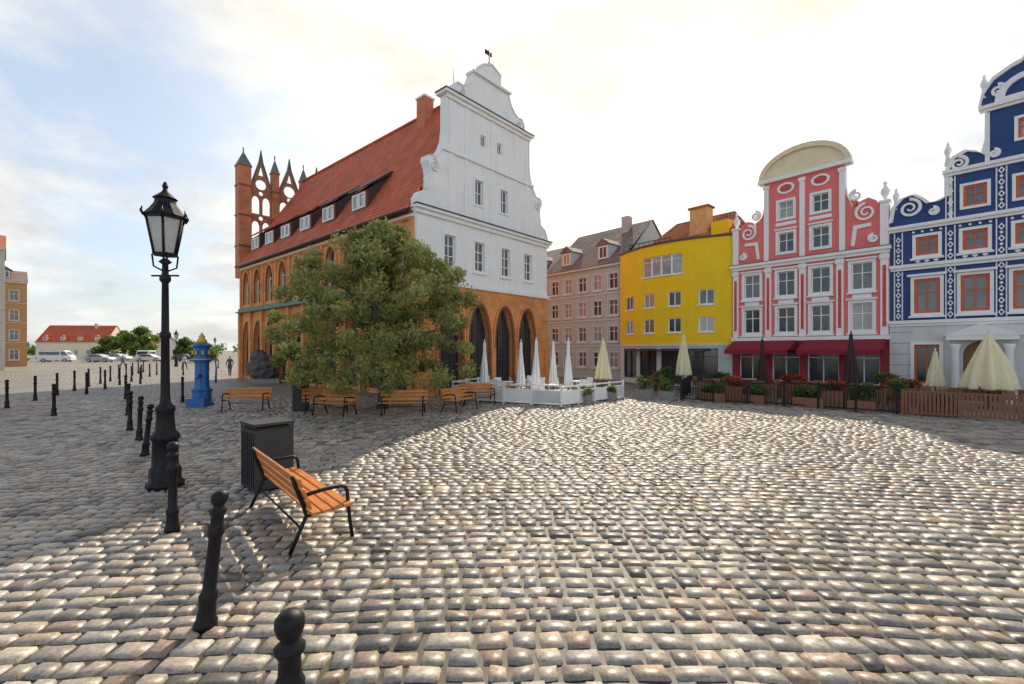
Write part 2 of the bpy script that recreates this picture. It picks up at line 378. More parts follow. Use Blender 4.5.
for x in (.18,1.93,3.6,5.24,6.99):
    b.box('pilasters',M_trim,x-.15,x+.15,-.09,-.002,2.92,6.77); b.box('pilaster_caps',M_trim,x-.2,x+.2,-.13,-.092,6.5,6.7)
    b.box('pilaster_panels',plain('red_panel_paint',(.70,.08,.08)),x-.07,x+.07,-.096,-.091,3.3,6.2)
for x in (.18,6.99):
    b.box('pilasters',M_trim,x-.16,x+.16,-.1,.3,7.12,9.15); b.box('pilaster_caps',M_trim,x-.22,x+.22,-.16,.36,9.15,9.25)
    b.lathe('urns',M_trim,[(.1,9.25),(.07,9.4),(.17,9.6),(.18,9.75),(.08,9.9),(.05,10.0),(.09,10.08),(.01,10.2)],12,x,.1)
for x in (C-1.75,C,C+1.75):
    b.box('gable_pilasters',M_trim,x-.12,x+.12,-.09,-.002,7.12,11.3); b.box('pilaster_caps',M_trim,x-.17,x+.17,-.13,-.092,11.1,11.28)
b.box('pediment_cornice',M_trim,C-2.15,C+2.15,-.22,.3,11.42,11.6)
arch2=[(C+1.88*math.cos(math.pi*i/16),11.61+1.18*math.sin(math.pi*i/16)) for i in range(17)]
b.wall('arched_pediment',M_cream,arch2,[],-.06,-.002,FM)
ao=[(C+2.12*math.cos(math.pi*i/16),11.6+1.45*math.sin(math.pi*i/16)) for i in range(17)]
b.wall('pediment_arch',M_cream,ao+[(x,z) for x,z in reversed(arch2)],[],-.2,.3,FM)
for s in (-1,1):
    for (cx,cz,r) in ((C+s*2.7,8.85,.5),(C+s*2.3,9.75,.32),(C+s*3.0,7.55,.26)): spiral(b,M_trim,cx,cz,r,s,FM,.13)
    b.wall('scroll_bands',M_trim,[(C+s*2.1,7.3),(C+s*2.25,7.3),(C+s*2.35,8.1),(C+s*2.9,8.15),(C+s*2.9,8.3),(C+s*2.2,8.28)],[],-.07,.01,FM)
b.box('fascia_board',M_awn,0,W,-.12,.3,2.3,2.698); b.box('string_course',M_trim,-.03,W+.03,-.2,-.002,2.7,2.9)
for x in (.0,1.75,3.45,5.2,W-.35): b.box('shop_piers',plain('shop_front_red',(.35,.03,.04)),x,x+.35,-.02,.3,-.05,2.298)
for i,x in enumerate((.35,2.1,3.8,5.55)):
    x1=(1.75,3.45,5.2,W-.35)[i]; window(b,x,x1,.5,2.25,FM,2,2,M_trim,.15,.06,M_glass[0],nzs=.75)
    b.box('stall_riser',M_awn,x,x1,.05,.25,-.05,.5)
for x0,x1 in ((.15,3.35),(3.75,7.05)):
    b.add('awnings',M_awn,[(x0,-.13,2.75),(x1,-.13,2.75),(x1,-1.5,2.2),(x0,-1.5,2.2),(x0,-1.5,1.98),(x1,-1.5,1.98)],[(0,1,2,3),(3,2,5,4)])
    b.add('awnings',M_awn,[(x0,-.13,2.75),(x0,-1.5,2.2),(x0,-.13,2.2),(x1,-.13,2.75),(x1,-1.5,2.2),(x1,-.13,2.2)],[(0,1,2),(3,4,5)])
b.box('back_block',M_beige,.05,W-.05,.36,9,-.05,8.6)
b.add('roof',M_tilex,[(.05,.35,8.6),(W-.05,.35,8.6),(W-.05,9,8.6),(.05,9,8.6),(C,.35,11.4),(C,9,11.4)],[(0,4,5,3),(1,2,5,4),(0,1,4),(2,3,5)])
b.done()
# ---- blue house
o=rowpt(0); b=B('blue_gabled_townhouse',o[0],o[1],ra); W=8.6; C=4.3
rt=[(W,8.1),(W-.1,8.8),(W-.4,9.15),(W-.8,9.25),(W-1.1,9.0),(W-1.3,8.75),(W-1.6,8.75),(W-1.9,8.9),(W-1.9,10.0),(W-2.1,10.5),(W-2.5,10.7),(W-2.85,10.55),(W-3.0,10.4),(W-3.1,10.9),(W-3.1,12.2),(C+1.4,12.3),(C+1.3,12.9),(C+1.0,13.4),(C+.5,13.7),(C+.2,13.8),(C,14.1)]
lf=[(W-x,z) for x,z in reversed(rt[:-1])]
cols=[1.28,2.79,4.3,5.81,7.32]; hs=[]
for c in cols: hs+=[rect(c-.38,c+.38,6.45,7.3)]
for c in cols: hs+=[rect(c-.44,c+.44,3.85,5.4)]
for c in cols[1:4]: hs+=[rect(c-.36,c+.36,8.3,9.2)]
hs+=[rect(C-.3,C+.3,10.7,11.5)]
b.wall('facade_wall',M_blue,[(0,3.4),(W,3.4)]+rt+lf,hs,0,.35,FM,side=M_trim)
cp=rt+lf; vs=[];fs=[]
for x,z in cp:
    vx,vz=x-C,z-9.0; l=math.hypot(vx,vz); ux,uz=vx/l,vz/l
    vs+=[(x+ux*.05,-.1,z+uz*.05),(x+ux*.05,.4,z+uz*.05),(x-ux*.1,.01,z-uz*.1),(x-ux*.1,-.1,z-uz*.1)]
for i in range(len(cp)-1):
    for q in range(4): r2=(q+1)%4; fs.append((4*i+q,4*i+r2,4*i+4+r2,4*i+4+q))
b.add('gable_edge_moulding',M_trim,vs,fs)
for c in cols:
    for z0,z1,h in ((6.45,7.3,.38),(3.85,5.4,.44)):
        window(b,c-h,c+h,z0,z1,FM,2,2,M_orange,.08,.11,nzs=.6,glass=M_glass[1]); surround(b,M_trim,c-h,c+h,z0,z1,.11,FM)
        b.box('window_sills',M_trim,c-h-.18,c+h+.18,-.14,-.004,z0-.2,z0-.115)
    b.box('window_hoods',M_trim,c-.66,c+.66,-.16,-.004,5.52,5.62)
for c in cols[1:4]:
    window(b,c-.36,c+.36,8.3,9.2,FM,2,2,M_orange,.08,.11,nzs=.6,glass=M_glass[1]); surround(b,M_trim,c-.36,c+.36,8.3,9.2,.1,FM)
window(b,C-.3,C+.3,10.7,11.5,FM,2,2,M_orange,.08,.09,nzs=.6); surround(b,M_trim,C-.3,C+.3,10.7,11.5,.1,FM)
for z,x0,x1 in ((3.4,-.05,W+.05),(5.95,0,W),(7.75,-.06,W+.06),(9.85,1.8,W-1.8),(12.2,C-1.4,C+1.4)):
    b.box('cornices',M_trim,x0,x1,-.2,-.001,z,z+.14); b.box('cornices',M_trim,x0+.03,x1-.03,-.11,-.002,z-.12,z-.003)
for x in (.3,2.04,3.55,5.05,6.56,8.3):
    for z0,z1 in ((3.56,5.8),(6.1,7.6),(7.92,9.7)):
        if z0>7 and (x<1.9 or x>6.7): continue
        b.box('pilasters',M_trim,x-.16,x-.12,-.05,-.002,z0,z1); b.box('pilasters',M_trim,x+.12,x+.16,-.05,-.002,z0,z1)
        z=z0+.2; k=0
        while z<z1-.1:
            if k%2: b.wall('strapwork',M_trim,circ(x,z,.055,.055,8),[],-.06,.01,FM)
            else: b.wall('strapwork',M_trim,[(x-.10,z),(x,z-.15),(x+.10,z),(x,z+.15)],[[(x-.05,z),(x,z-.08),(x+.05,z),(x,z+.08)]],-.05,.01,FM)
            z+=.24; k+=1
for c in cols:
    for q in (-.3,0,.3): b.wall('frieze_ornament',M_trim,[(c+q-.1,6.2),(c+q,6.12),(c+q+.1,6.2),(c+q,6.28)],[],-.04,.01,FM)
    for q in (-.45,-.15,.15,.45): b.wall('frieze_ornament',M_trim,circ(c+q,7.53,.05,n=8),[],-.04,.01,FM)
for s in (-1,1):
    for cx,cz,r in ((C+s*3.6,8.65,.48),(C+s*2.0,10.2,.36),(C+s*.85,12.85,.3),(C+s*2.8,8.35,.24),(C+s*.95,10.3,.22)):
        spiral(b,M_trim,cx,cz,r,s,FM,.13)
    for x,z in ((C+s*4.1,9.0),(C+s*2.35,10.55),(C+s*1.25,13.0)):
        b.lathe('obelisk_urns',M_trim,[(.12,z-.3),(.07,z+.1),(.13,z+.3),(.13,z+.4),(.05,z+.55),(.06,z+.62),(.01,z+.75)],12,x,.1)
    b.box('gable_pilasters',M_trim,C+s*1.15-.07,C+s*1.15+.07,-.06,-.002,10.0,12.05)
    b.box('gable_pilasters',M_trim,C+s*2.25-.05,C+s*2.25+.05,-.06,-.002,7.92,9.7)
shell=[(C+.95*math.cos(math.pi*i/12),12.36+.95*math.sin(math.pi*i/12)) for i in range(13)]
b.wall('shell_pediment',M_trim,shell,[seg_arch(C,1.3,12.5,12.55,13.1,8)],-.12,.01,FM)
hs=[rect(.85,1.7,.7,2.45),seg_arch(3.0,1.15,.02,2.0,2.6),rect(4.6,5.4,.7,2.45),rect(6.1,6.9,.7,2.45),rect(7.4,8.2,.7,2.45)]
b.wall('ground_floor_wall',M_grey,rect(-.01,W,-.05,3.27),hs,-.06,.35,FM)
for x0,x1 in ((.85,1.7),(4.6,5.4),(6.1,6.9),(7.4,8.2)):
    window(b,x0,x1,.7,2.45,FM,2,2,M_orange,.08,.09,M_glass[0],nzs=.65)
    b.wall('window_surrounds',M_trim,rect(x0-.12,x1+.12,.58,2.57),[rect(x0+.006,x1-.006,.706,2.444)],-.11,-.05,FM)
b.box('door',M_woodb,2.44,3.56,.15,.22,0,2.6); b.box('door',M_slate,2.98,3.02,.13,.15,0,2.5)
for x in (2.1,3.65): b.lathe('portico_columns',M_trim,[(.18,0),(.14,.15),(.13,2.2),(.18,2.35),(.18,2.45)],12,x+.12,-.35)
b.box('portico_entablature',M_trim,1.95,4.05,-.6,-.062,2.62,2.8)
b.wall('portico_pediment',M_trim,[(1.85,2.802),(4.15,2.802),(3.0,3.3)],[],-.62,-.063,FM)
for z in (.5,1.0,1.5,2.0,2.5,3.0): b.box('rustication_grooves',plain('grey_groove',(.3,.29,.28)),0,.82,-.064,-.06,z,z+.03)
b.box('back_block',M_beige,.05,W-.05,.36,9,-.05,7.8)
b.add('roof',M_tileb,[(1.9,.35,7.8),(W-1.9,.35,7.8),(W-.05,9,7.8),(.05,9,7.8),(C,.35,11.6),(C,9,10.0)],[(0,4,5,3),(1,2,5,4),(0,1,4),(2,3,5)])
b.done()
# ---- yellow house (bowed front)
o=rowpt(15.1); b=B('yellow_bowfront_house',o[0],o[1],ra); W=7.88
def bow(a): return -1.15*(1-((a-W/2)/(W/2))**2)
YM=lambda a,z,d:(a,d+bow(a),z)
def gridwall(b,part,mat,A0,A1,Z0,Z1,holes,M,th=.3,step=.35):
    n=int((A1-A0)/step); A=sorted(set([round(A0+(A1-A0)*i/n,4) for i in range(n+1)]+[round(v,4) for h in holes for v in h[:2]]))
    Z=sorted(set([Z0,Z1]+[v for h in holes for v in h[2:]]))
    for i in range(len(A)-1):
        for j in range(len(Z)-1):
            ac=(A[i]+A[i+1])/2; zc=(Z[j]+Z[j+1])/2
            if any(h[0]<ac<h[1] and h[2]<zc<h[3] for h in holes): continue
            b.add(part,mat,[M(A[i],Z[j],0),M(A[i+1],Z[j],0),M(A[i+1],Z[j+1],0),M(A[i],Z[j+1],0)],[(0,1,2,3)],False)
    for a0,a1,z0,z1 in holes:
        b.add(part,mat,[M(a0,z0,0),M(a1,z0,0),M(a1,z1,0),M(a0,z1,0),M(a0,z0,th),M(a1,z0,th),M(a1,z1,th),M(a0,z1,th)],[(0,1,5,4),(1,2,6,5),(2,3,7,6),(3,0,4,7)])
wh=[]
for a in (1.2,3.0,4.8,6.6):
    wh+=[(a-.42,a+.42,4.95,5.85),(a-.42,a+.42,3.3,4.2)]
wh+=[(2.5,5.3,6.95,8.2)]
gridwall(b,'curved_facade',M_yel,0,W,2.5,8.95,wh,YM)
for a0,a1,z0,z1 in wh:
    big=(a1-a0)>2
    if big:
        for k in range(4):
            window(b,a0+.7*k,a0+.7*(k+1),z0,z1,YM,1,2,M_trim,.1,.05,M_glass[2],nzs=.75)
    else: window(b,a0,a1,z0,z1,YM,2,1,M_trim,.1,.06)
    n=4 if big else 1
    for k in range(n):
        b.mbox('window_sills',M_trim,a0+(a1-a0)*k/n-(.06 if k==0 else 0),a0+(a1-a0)*(k+1)/n,z0-.07,z0,-.08,.05,YM)
gh=[(.5,1.9,.3,2.3),(2.2,3.6,.3,2.3),(3.9,5.3,.05,2.3),(5.6,7.2,.3,2.3)]
gridwall(b,'ground_floor_wall',M_grey,0,W,-.05,2.44,gh,YM)
for g in gh: window(b,*g,YM,2,2,M_slate,.12,.06,M_glass[0],nzs=.75)
n=22
for k in range(n):
    a0=W*k/n;a1=W*(k+1)/n
    b.mbox('cornice_cap',M_slate,a0,a1,8.95,9.05,-.1,.3,YM); b.mbox('string_course',M_grey,a0,a1,2.441,2.56,-.08,.05,YM)
    if 3<k<19: b.mbox('dark_awning',M_slate,a0,a1,2.15,2.25,-.9,-.02,YM)
b.add('flat_roof',M_slate,[YM(W*k/n,8.8,0) for k in range(n+1)]+[(W,6,8.8),(0,6,8.8)],[tuple(range(n+3))])
b.box('back_block',M_yel,.02,W-.02,.3,9,-.05,8.79)
b.add('roof',M_tilex,[(.6,.8,8.85),(W-.4,.8,8.85),(W-.4,8,8.85),(.6,8,8.85),(2.6,3.2,11.3),(W-1.2,3.2,11.3)],[(0,1,5,4),(1,2,5),(2,3,4,5),(3,0,4)])
b.box('chimney',plain('orange_render',(.75,.42,.15)),4.3,5.5,1.8,2.6,8.8,11.6); b.box('chimney_cap',M_tilex,4.2,5.6,1.7,2.7,11.6,11.72); b.box('attic_block',M_yel,5.9,7.0,1.5,2.6,8.8,10.4)
b.box('roof_terrace_rail',M_slate,.6,3.8,.2,.25,9.6,9.65)
for k in range(9): b.box('roof_terrace_rail',M_slate,.6+k*.4,.63+k*.4,.2,.23,8.8,9.6)
b.done()
# ---- other houses
def plainhouse(name,t,W,mat,rmat,eave,ridge,back,storeys,ncol,base=None,dorm=2,depth=8,origin=None,ang=None,chim=True):
    o=origin or rowpt(t); a=ra if ang is None else ang
    b=B(name,o[0]+back*math.cos(a+math.pi/2),o[1]+back*math.sin(a+math.pi/2),a)
    sh=(eave-.6)/storeys; hs=[]
    for s in range(storeys):
        for c in range(ncol):
            x=W*(c+.5)/ncol; z=.9+s*sh; hw=min(.42,W/ncol*.3)
            hs.append((x-hw,x+hw,z,z+min(1.35,sh*.58)))
    b.wall('facade_wall',mat,rect(0,W,-.05,eave),[rect(*h) for h in hs],0,.3,FM)
    for h in hs:
        window(b,*h,FM,2,2,nzs=.65); surround(b,M_grey,*h,.07,FM,.03); b.box('window_sills',M_grey,h[0]-.15,h[1]+.15,-.12,-.004,h[2]-.15,h[2]-.08)
    for s in range(1,storeys): b.box('string_course',M_grey,0,W,-.07,-.002,.6+s*sh-.08,.6+s*sh)
    b.box('cornice',M_grey,-.05,W+.05,-.25,.3,eave,eave+.15)
    b.box('body',mat,.01,W-.01,.31,depth,-.05,eave)
    m=depth/2
    b.add('roof',rmat,[(-.1,-.3,eave+.16),(W+.1,-.3,eave+.16),(W+.1,m,ridge),(-.1,m,ridge),(W+.1,depth+.3,eave+.16),(-.1,depth+.3,eave+.16)],[(0,1,2,3),(3,2,4,5)])
    b.add('gable_ends',mat,[(0.0,.0,eave),(0,depth,eave),(0,m,ridge-.08),(W,.0,eave),(W,depth,eave),(W,m,ridge-.08)],[(0,1,2),(3,4,5)])
    sl=(ridge-eave-.16)/(m+.3)
    for k in range(dorm):
        x=W*(k+.5)/dorm; z=eave+.7; y=(z-eave-.16)/sl-.3
        b.box('dormers',mat,x-.55,x+.55,y,y+1.6,z-.2,z+1.1); window(b,x-.38,x+.38,z+.05,z+.95,lambda a,z_,d:(a,y+d,z_),2,1,M_trim,-.06,.06)
        b.add('dormer_roofs',rmat,[(x-.7,y-.15,z+1.08),(x+.7,y-.15,z+1.08),(x,y-.15,z+1.6),(x-.7,y+2.4,z+1.08),(x+.7,y+2.4,z+1.08),(x,y+2.4,z+1.6)],[(0,1,2),(0,2,5,3),(1,4,5,2)])
    if chim: b.box('chimney',M_beige,W*.7,W*.7+.6,m-.9,m-.3,ridge-1.0,ridge+.5)
    b.done()
plainhouse('grey_townhouse',22.6,7.4,M_gr2,M_tileb,8.4,12.4,.3,4,5,dorm=2)
plainhouse('beige_townhouse',30.5,7.8,M_beige,M_tileb,8.4,11.8,.4,4,4,dorm=2,chim=False)
M_och=plain('ochre_plaster',(.55,.30,.13),streak=.2)
plainhouse('cream_corner_building',0,14,M_beige,M_tilex,13.2,15.6,0,4,5,origin=(-65.1,39.6),ang=math.radians(48),depth=10,dorm=2)
plainhouse('brown_corner_building',0,12,M_och,M_tileb,11.2,13.4,0,4,5,origin=(-74,53),ang=math.radians(48),depth=10,dorm=3)
plainhouse('red_roofed_house',0,18,M_cream,M_tile,4.2,9.4,0,1,6,origin=(-134,128),ang=.1,depth=9,dorm=4)
plainhouse('distant_red_roofed_house',0,12,M_beige,M_tile,4.0,7.4,0,1,5,origin=(-128,150),ang=-.1,depth=9,dorm=2)
# ================================================================ GROUND
def groundmat():
    m,nt,bs=newmat('cobbled_ground')
    geo=N(nt,'ShaderNodeNewGeometry').outputs['Position']
    sp=N(nt,'ShaderNodeSeparateXYZ'); nt.links.new(geo,sp.inputs[0]); X,Y=sp.outputs[0],sp.outputs[1]
    v=mth(nt,'MULTIPLY_ADD',mth(nt,'MULTIPLY',X,X),.008,Y)
    cb=N(nt,'ShaderNodeCombineXYZ'); nt.links.new(X,cb.inputs[0]); nt.links.new(v,cb.inputs[1])
    br=N(nt,'ShaderNodeTexBrick'); nt.links.new(cb.outputs[0],br.inputs['Vector'])
    br.inputs['Scale'].default_value=1; br.inputs['Brick Width'].default_value=.26; br.inputs['Row Height'].default_value=.21; br.inputs['Mortar Size'].default_value=.016
    br.inputs['Color1'].default_value=(.36,.325,.285,1); br.inputs['Color2'].default_value=(.22,.20,.175,1); br.inputs['Mortar'].default_value=(.06,.05,.04,1)
    big=noise(nt,geo,.18,4,.6)
    pav=mixcol(nt,'MULTIPLY',1.0,br.outputs['Color'],ramp(nt,big,[(.3,(.75,.73,.72)),(.7,(1.1,1.08,1.05))]))
    dirt=ramp(nt,noise(nt,geo,1.1,4,.7),[(.42,(.045,.036,.027)),(.58,(.065,.052,.036)),(.66,(.05,.065,.018))])
    def inr(c,a,b_): return mth(nt,'MULTIPLY',mth(nt,'GREATER_THAN',c,a),mth(nt,'LESS_THAN',c,b_))
    mask=mth(nt,'MULTIPLY',inr(X,-22,18),inr(Y,1.0,21.6))
    nt.links.new(mixcol(nt,'MIX',mask,pav,dirt),bs.inputs['Base Color'])
    bs.inputs['Roughness'].default_value=.6
    bump(nt,bs,mth(nt,'SUBTRACT',1.0,br.outputs['Fac']),.5,.02)
    return m
me=bpy.data.meshes.new('ground'); S=1500
me.from_pydata([(-S,-S,-.024),(S,-S,-.024),(S,S,-.024),(-S,S,-.024)],[],[(0,1,2,3)]); me.materials.append(groundmat())
COL.objects.link(bpy.data.objects.new('ground',me))
KC=.008
def mp(w,v): return w+.03*np.sin(v*1.3+.4), v-KC*w*w+.05*np.sin(w*.43+1.0)
S5=np.array([0,.075,.5,.925,1.0]); gi,gj=np.meshgrid(S5,S5,indexing='ij')
U0=gi.ravel();V0=gj.ravel()
edge=lambda s: np.where((s<.01)|(s>.99),1.0,np.where((s<.2)|(s>.8),.10,0.0))
E=np.maximum(edge(U0),edge(V0)); corner=(edge(U0)>.9)&(edge(V0)>.9)
Uc=np.where(corner,.5+(U0-.5)*.88,U0); Vc=np.where(corner,.5+(V0-.5)*.88,V0)
rows=[];v=1.0
while v<26:
    h=.155+rng.random()*.055; w=-22.5+rng.random()*.2
    while w<18.2:
        l=.15+rng.random()*.15
        if rng.random()<.08: l+=.09
        yc=v-KC*w*w
        if 1.0<yc<21.5 and -1.45*yc-3<w<1.45*yc+3: rows.append((w,w+l,v,v+h))
        w+=l
    v+=h
R=np.array(rows); n=len(R)
g=.008+rng.random((n,1))*.010
w0=R[:,0:1]+g;w1=R[:,1:2]-g;v0=R[:,2:3]+g;v1=R[:,3:4]-g*(.5+1.5*rng.random((n,1)))
sk=(rng.random((n,1))-.5)*.05; sk2=(rng.random((n,1))-.5)*.05
wv=w0+(w1-w0)*Uc[None]+sk*(Vc[None]-.5)*.9; vv=v0+(v1-v0)*Vc[None]+sk2*(Uc[None]-.5)*.8
wv=wv+(rng.random(wv.shape)-.5)*.012; vv=vv+(rng.random(vv.shape)-.5)*.012
Xg,Yg=mp(wv,vv)
tx=(rng.random((n,1))-.5)*.018; ty=(rng.random((n,1))-.5)*.018
Zg=.003+(rng.random((n,1))-.5)*.012+tx*(Uc[None]-.5)+ty*(Vc[None]-.5)-E[None]*.038+(rng.random(wv.shape)-.5)*.004
co=np.stack([Xg,Yg,Zg],-1).reshape(-1,3).astype(np.float32)
q=[]
for i in range(4):
    for j in range(4): q.append((i*5+j,(i+1)*5+j,(i+1)*5+j+1,i*5+j+1))
q=np.array(q); F=(q[None]+(np.arange(n)*25)[:,None,None]).reshape(-1,4)
me=bpy.data.meshes.new('cobblestones'); me.vertices.add(len(co)); me.vertices.foreach_set('co',co.ravel())
me.loops.add(F.size); me.loops.foreach_set('vertex_index',F.ravel().astype(np.int32))
me.polygons.add(len(F)); me.polygons.foreach_set('loop_start',np.arange(0,F.size,4,dtype=np.int32)); me.polygons.foreach_set('loop_total',np.full(len(F),4,dtype=np.int32))
me.update(calc_edges=True); me.polygons.foreach_set('use_smooth',[True]*len(F))
pal=np.array([(.42,.375,.325),(.36,.325,.285),(.25,.225,.20),(.45,.375,.30),(.37,.285,.225),(.15,.138,.13),(.51,.46,.39),(.34,.32,.30)])
cc=pal[rng.choice(8,n,p=[.2,.17,.12,.14,.1,.08,.09,.10])]*(.82+.36*rng.random((n,1)))
ca=me.color_attributes.new('sc','FLOAT_COLOR','POINT')
ca.data.foreach_set('color',np.repeat(np.concatenate([cc,np.ones((n,1))],1),25,axis=0).astype(np.float32).ravel())
m,nt,bs=newmat('granite_setts')
at=N(nt,'ShaderNodeAttribute',attribute_name='sc').outputs['Color']; geo=N(nt,'ShaderNodeNewGeometry').outputs['Position']
nf=noise(nt,geo,26,4,.7); nl=noise(nt,geo,.35,3,.6); nm_=noise(nt,geo,8,2,.6)
col=mixcol(nt,'MULTIPLY',1.0,at,ramp(nt,nf,[(.32,(.60,.57,.54)),(.6,(1.14,1.12,1.09))]))
col=mixcol(nt,'MULTIPLY',1.0,col,ramp(nt,nl,[(.35,(.78,.76,.74)),(.65,(1.08,1.07,1.05))]))
nt.links.new(col,bs.inputs['Base Color'])
nt.links.new(mth(nt,'MULTIPLY_ADD',nm_,.3,.28),bs.inputs['Roughness']); bs.inputs['Specular IOR Level'].default_value=.6
bump(nt,bs,mth(nt,'MULTIPLY_ADD',nf,.6,nm_),.4,.014)
me.materials.append(m); COL.objects.link(bpy.data.objects.new('cobblestones',me))
b=B('pavement',-36,14,math.radians(31)); 
b.box('slabs',plain('pavement_slabs',(.42,.40,.38),.8,.15,1.2,.2),-8,-1.2,0,48,-.03,.1); b.box('kerb',plain('kerb_granite',(.35,.34,.33),.7,.2,8),-1.2,-1.0,0,48,-.03,.12); b.done()
# ================================================================ FOLIAGE
def leafmat(name,c1,c2):
    m,nt,bs=newmat(name)
    at=N(nt,'ShaderNodeAttribute',attribute_name='lc').outputs['Fac']
    col=ramp(nt,at,[(0,c1),(1,c2)]); nt.links.new(col,bs.inputs['Base Color']); bs.inputs['Roughness'].default_value=.45
    tr=N(nt,'ShaderNodeBsdfTranslucent'); nt.links.new(mixcol(nt,'MULTIPLY',1.0,col,(1.5,1.5,.8)),tr.inputs[0])
    mx=N(nt,'ShaderNodeMixShader'); mx.inputs[0].default_value=.42
    nt.links.new(bs.outputs[0],mx.inputs[1]); nt.links.new(tr.outputs[0],mx.inputs[2])
    nt.links.new(mx.outputs[0],nt.nodes['Material Output'].inputs[0]); return m
M_leaf=leafmat('olive_leaves',(.08,.105,.032),(.50,.49,.21))
M_leafg=leafmat('green_leaves',(.04,.07,.015),(.16,.24,.05))
M_flow=leafmat('red_flowers',(.06,.09,.02),(.55,.05,.05))
def leafmesh(name,clumps,per,size,mat,parent,flat=.85,top=False):
    cl=np.array(clumps); k=len(cl); n=k*per
    d=rng.normal(size=(n,3)); d/=np.linalg.norm(d,axis=1,keepdims=True)
    rr=np.repeat(cl[:,3],per)*(rng.random(n)**.45)*(1+.28*rng.normal(size=n)*.5)
    c=np.repeat(cl[:,:3],per,axis=0)+d*rr[:,None]*np.array([1,1,flat])
    a=rng.normal(size=(n,3)); a/=np.linalg.norm(a,axis=1,keepdims=True)
    bb=np.cross(a,rng.normal(size=(n,3))); bb/=np.linalg.norm(bb,axis=1,keepdims=True)
    s=size*(.6+.8*rng.random((n,1)))
    P=np.stack([c-a*s,c+bb*s*.45,c+a*s,c-bb*s*.45],1).reshape(-1,3).astype(np.float32)
    P[:,2]=np.maximum(P[:,2],.02 if not top else -.02)
    me=bpy.data.meshes.new(name); me.vertices.add(4*n); me.vertices.foreach_set('co',P.ravel())
    me.loops.add(4*n); me.loops.foreach_set('vertex_index',np.arange(4*n,dtype=np.int32)); me.polygons.add(n)
    me.polygons.foreach_set('loop_start',np.arange(0,4*n,4,dtype=np.int32)); me.polygons.foreach_set('loop_total',np.full(n,4,dtype=np.int32)); me.update(calc_edges=True)
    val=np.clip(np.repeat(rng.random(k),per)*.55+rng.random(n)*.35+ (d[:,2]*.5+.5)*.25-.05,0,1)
    at=me.attributes.new('lc','FLOAT','POINT'); at.data.foreach_set('value',np.repeat(val,4).astype(np.float32))
    me.materials.append(mat); o=bpy.data.objects.new(name,me); COL.objects.link(o); o.parent=parent; return o
def tree(name,x,y,H,R,z0,ncl,per,size,mat,prof=None,trunk=.16,cr=(.5,.85)):
    b=B(name,x,y); pr=prof or [(0,.75),(.2,1.0),(.45,.96),(.7,.74),(.88,.42),(1,.1)]
    hs=[p[0] for p in pr]; rs=[p[1] for p in pr]
    cl=[]
    for i in range(ncl):
        h=random.random()**.95; a=(i*2.39996+random.random()*.8)%6.283; k=.97+.06*math.sin(a*3+h*5)+.05*math.sin(a*7+2)
        rad=np.interp(h,hs,rs)*R*k*(random.random()**.28 if i%4 else random.random()*.6); r=random.uniform(*cr)
        rad=max(0,rad-r*.5); cl.append((rad*math.cos(a),rad*math.sin(a),z0+h*(H-z0)-r*.35*(h>.7),r))
    b.tube('trunk',M_bark,[(0,0,-.05),(.03,0,.4),(-.03,.04,.9),(.02,0,1.6),(0,0,H*.42)],[trunk*1.5,trunk*1.05,trunk,trunk*.9,trunk*.6],10)
    for i in range(16):
        c=random.choice(cl); zb=.9+random.random()*H*.3
        b.tube('limbs',M_bark,[(0,0,zb),(c[0]*.4,c[1]*.4,zb+(c[2]-zb)*.55),(c[0],c[1],c[2])],[trunk*.5,trunk*.3,.015],7)
    b.done(); leafmesh('foliage',cl,per,size,mat,b.e)
tree('broadleaf_tree',-4.9,17.2,6.85,3.95,.95,300,185,.08,M_leaf,trunk=.17,cr=(.26,.56),prof=[(0,.80),(.15,1.0),(.35,1.0),(.55,.92),(.72,.78),(.88,.52),(1,.2)])
for i,(x,y,h,r) in enumerate(((-92,108,6.5,4),(-85,104,7.5,4.5),(-99,112,5.5,3.5),(-79,110,5,3.5),(-145,125,7,5),(-60,88,3.5,2.2),(-54,80,2.6,1.8))):
    tree('street_tree',x,y,h,r,.8,26,120,.35,M_leafg,trunk=.2,cr=(.8,1.4))
e=bpy.data.objects.new('distant_treeline',None); COL.objects.link(e)
leafmesh('treeline_foliage',[(-230+i*2.6+random.random()*2,190+random.random()*15,1+random.random()*2.6,2.6) for i in range(110)],60,.8,M_leafg,e,.8)
sel=[r for r in R if abs(r[0])<9 and 2<r[2]<14]
gc=[]
for _ in range(420):
    r=sel[int(rng.random()*len(sel))]
    if math.sin(r[0]*1.3+r[2]*.7)+math.sin(r[2]*1.9-r[0]*.6)<.5: continue
    if rng.random()<.6: X_,Y_=mp(np.array(r[0]+(r[1]-r[0])*rng.random()),np.array(r[2]))
    else: X_,Y_=mp(np.array(r[0]),np.array(r[2]+(r[3]-r[2])*rng.random()))
    gc.append((float(X_),float(Y_),-.008,.016))
leafmesh('grass_in_joints',gc,16,.014,M_leafg,None,.6,True)
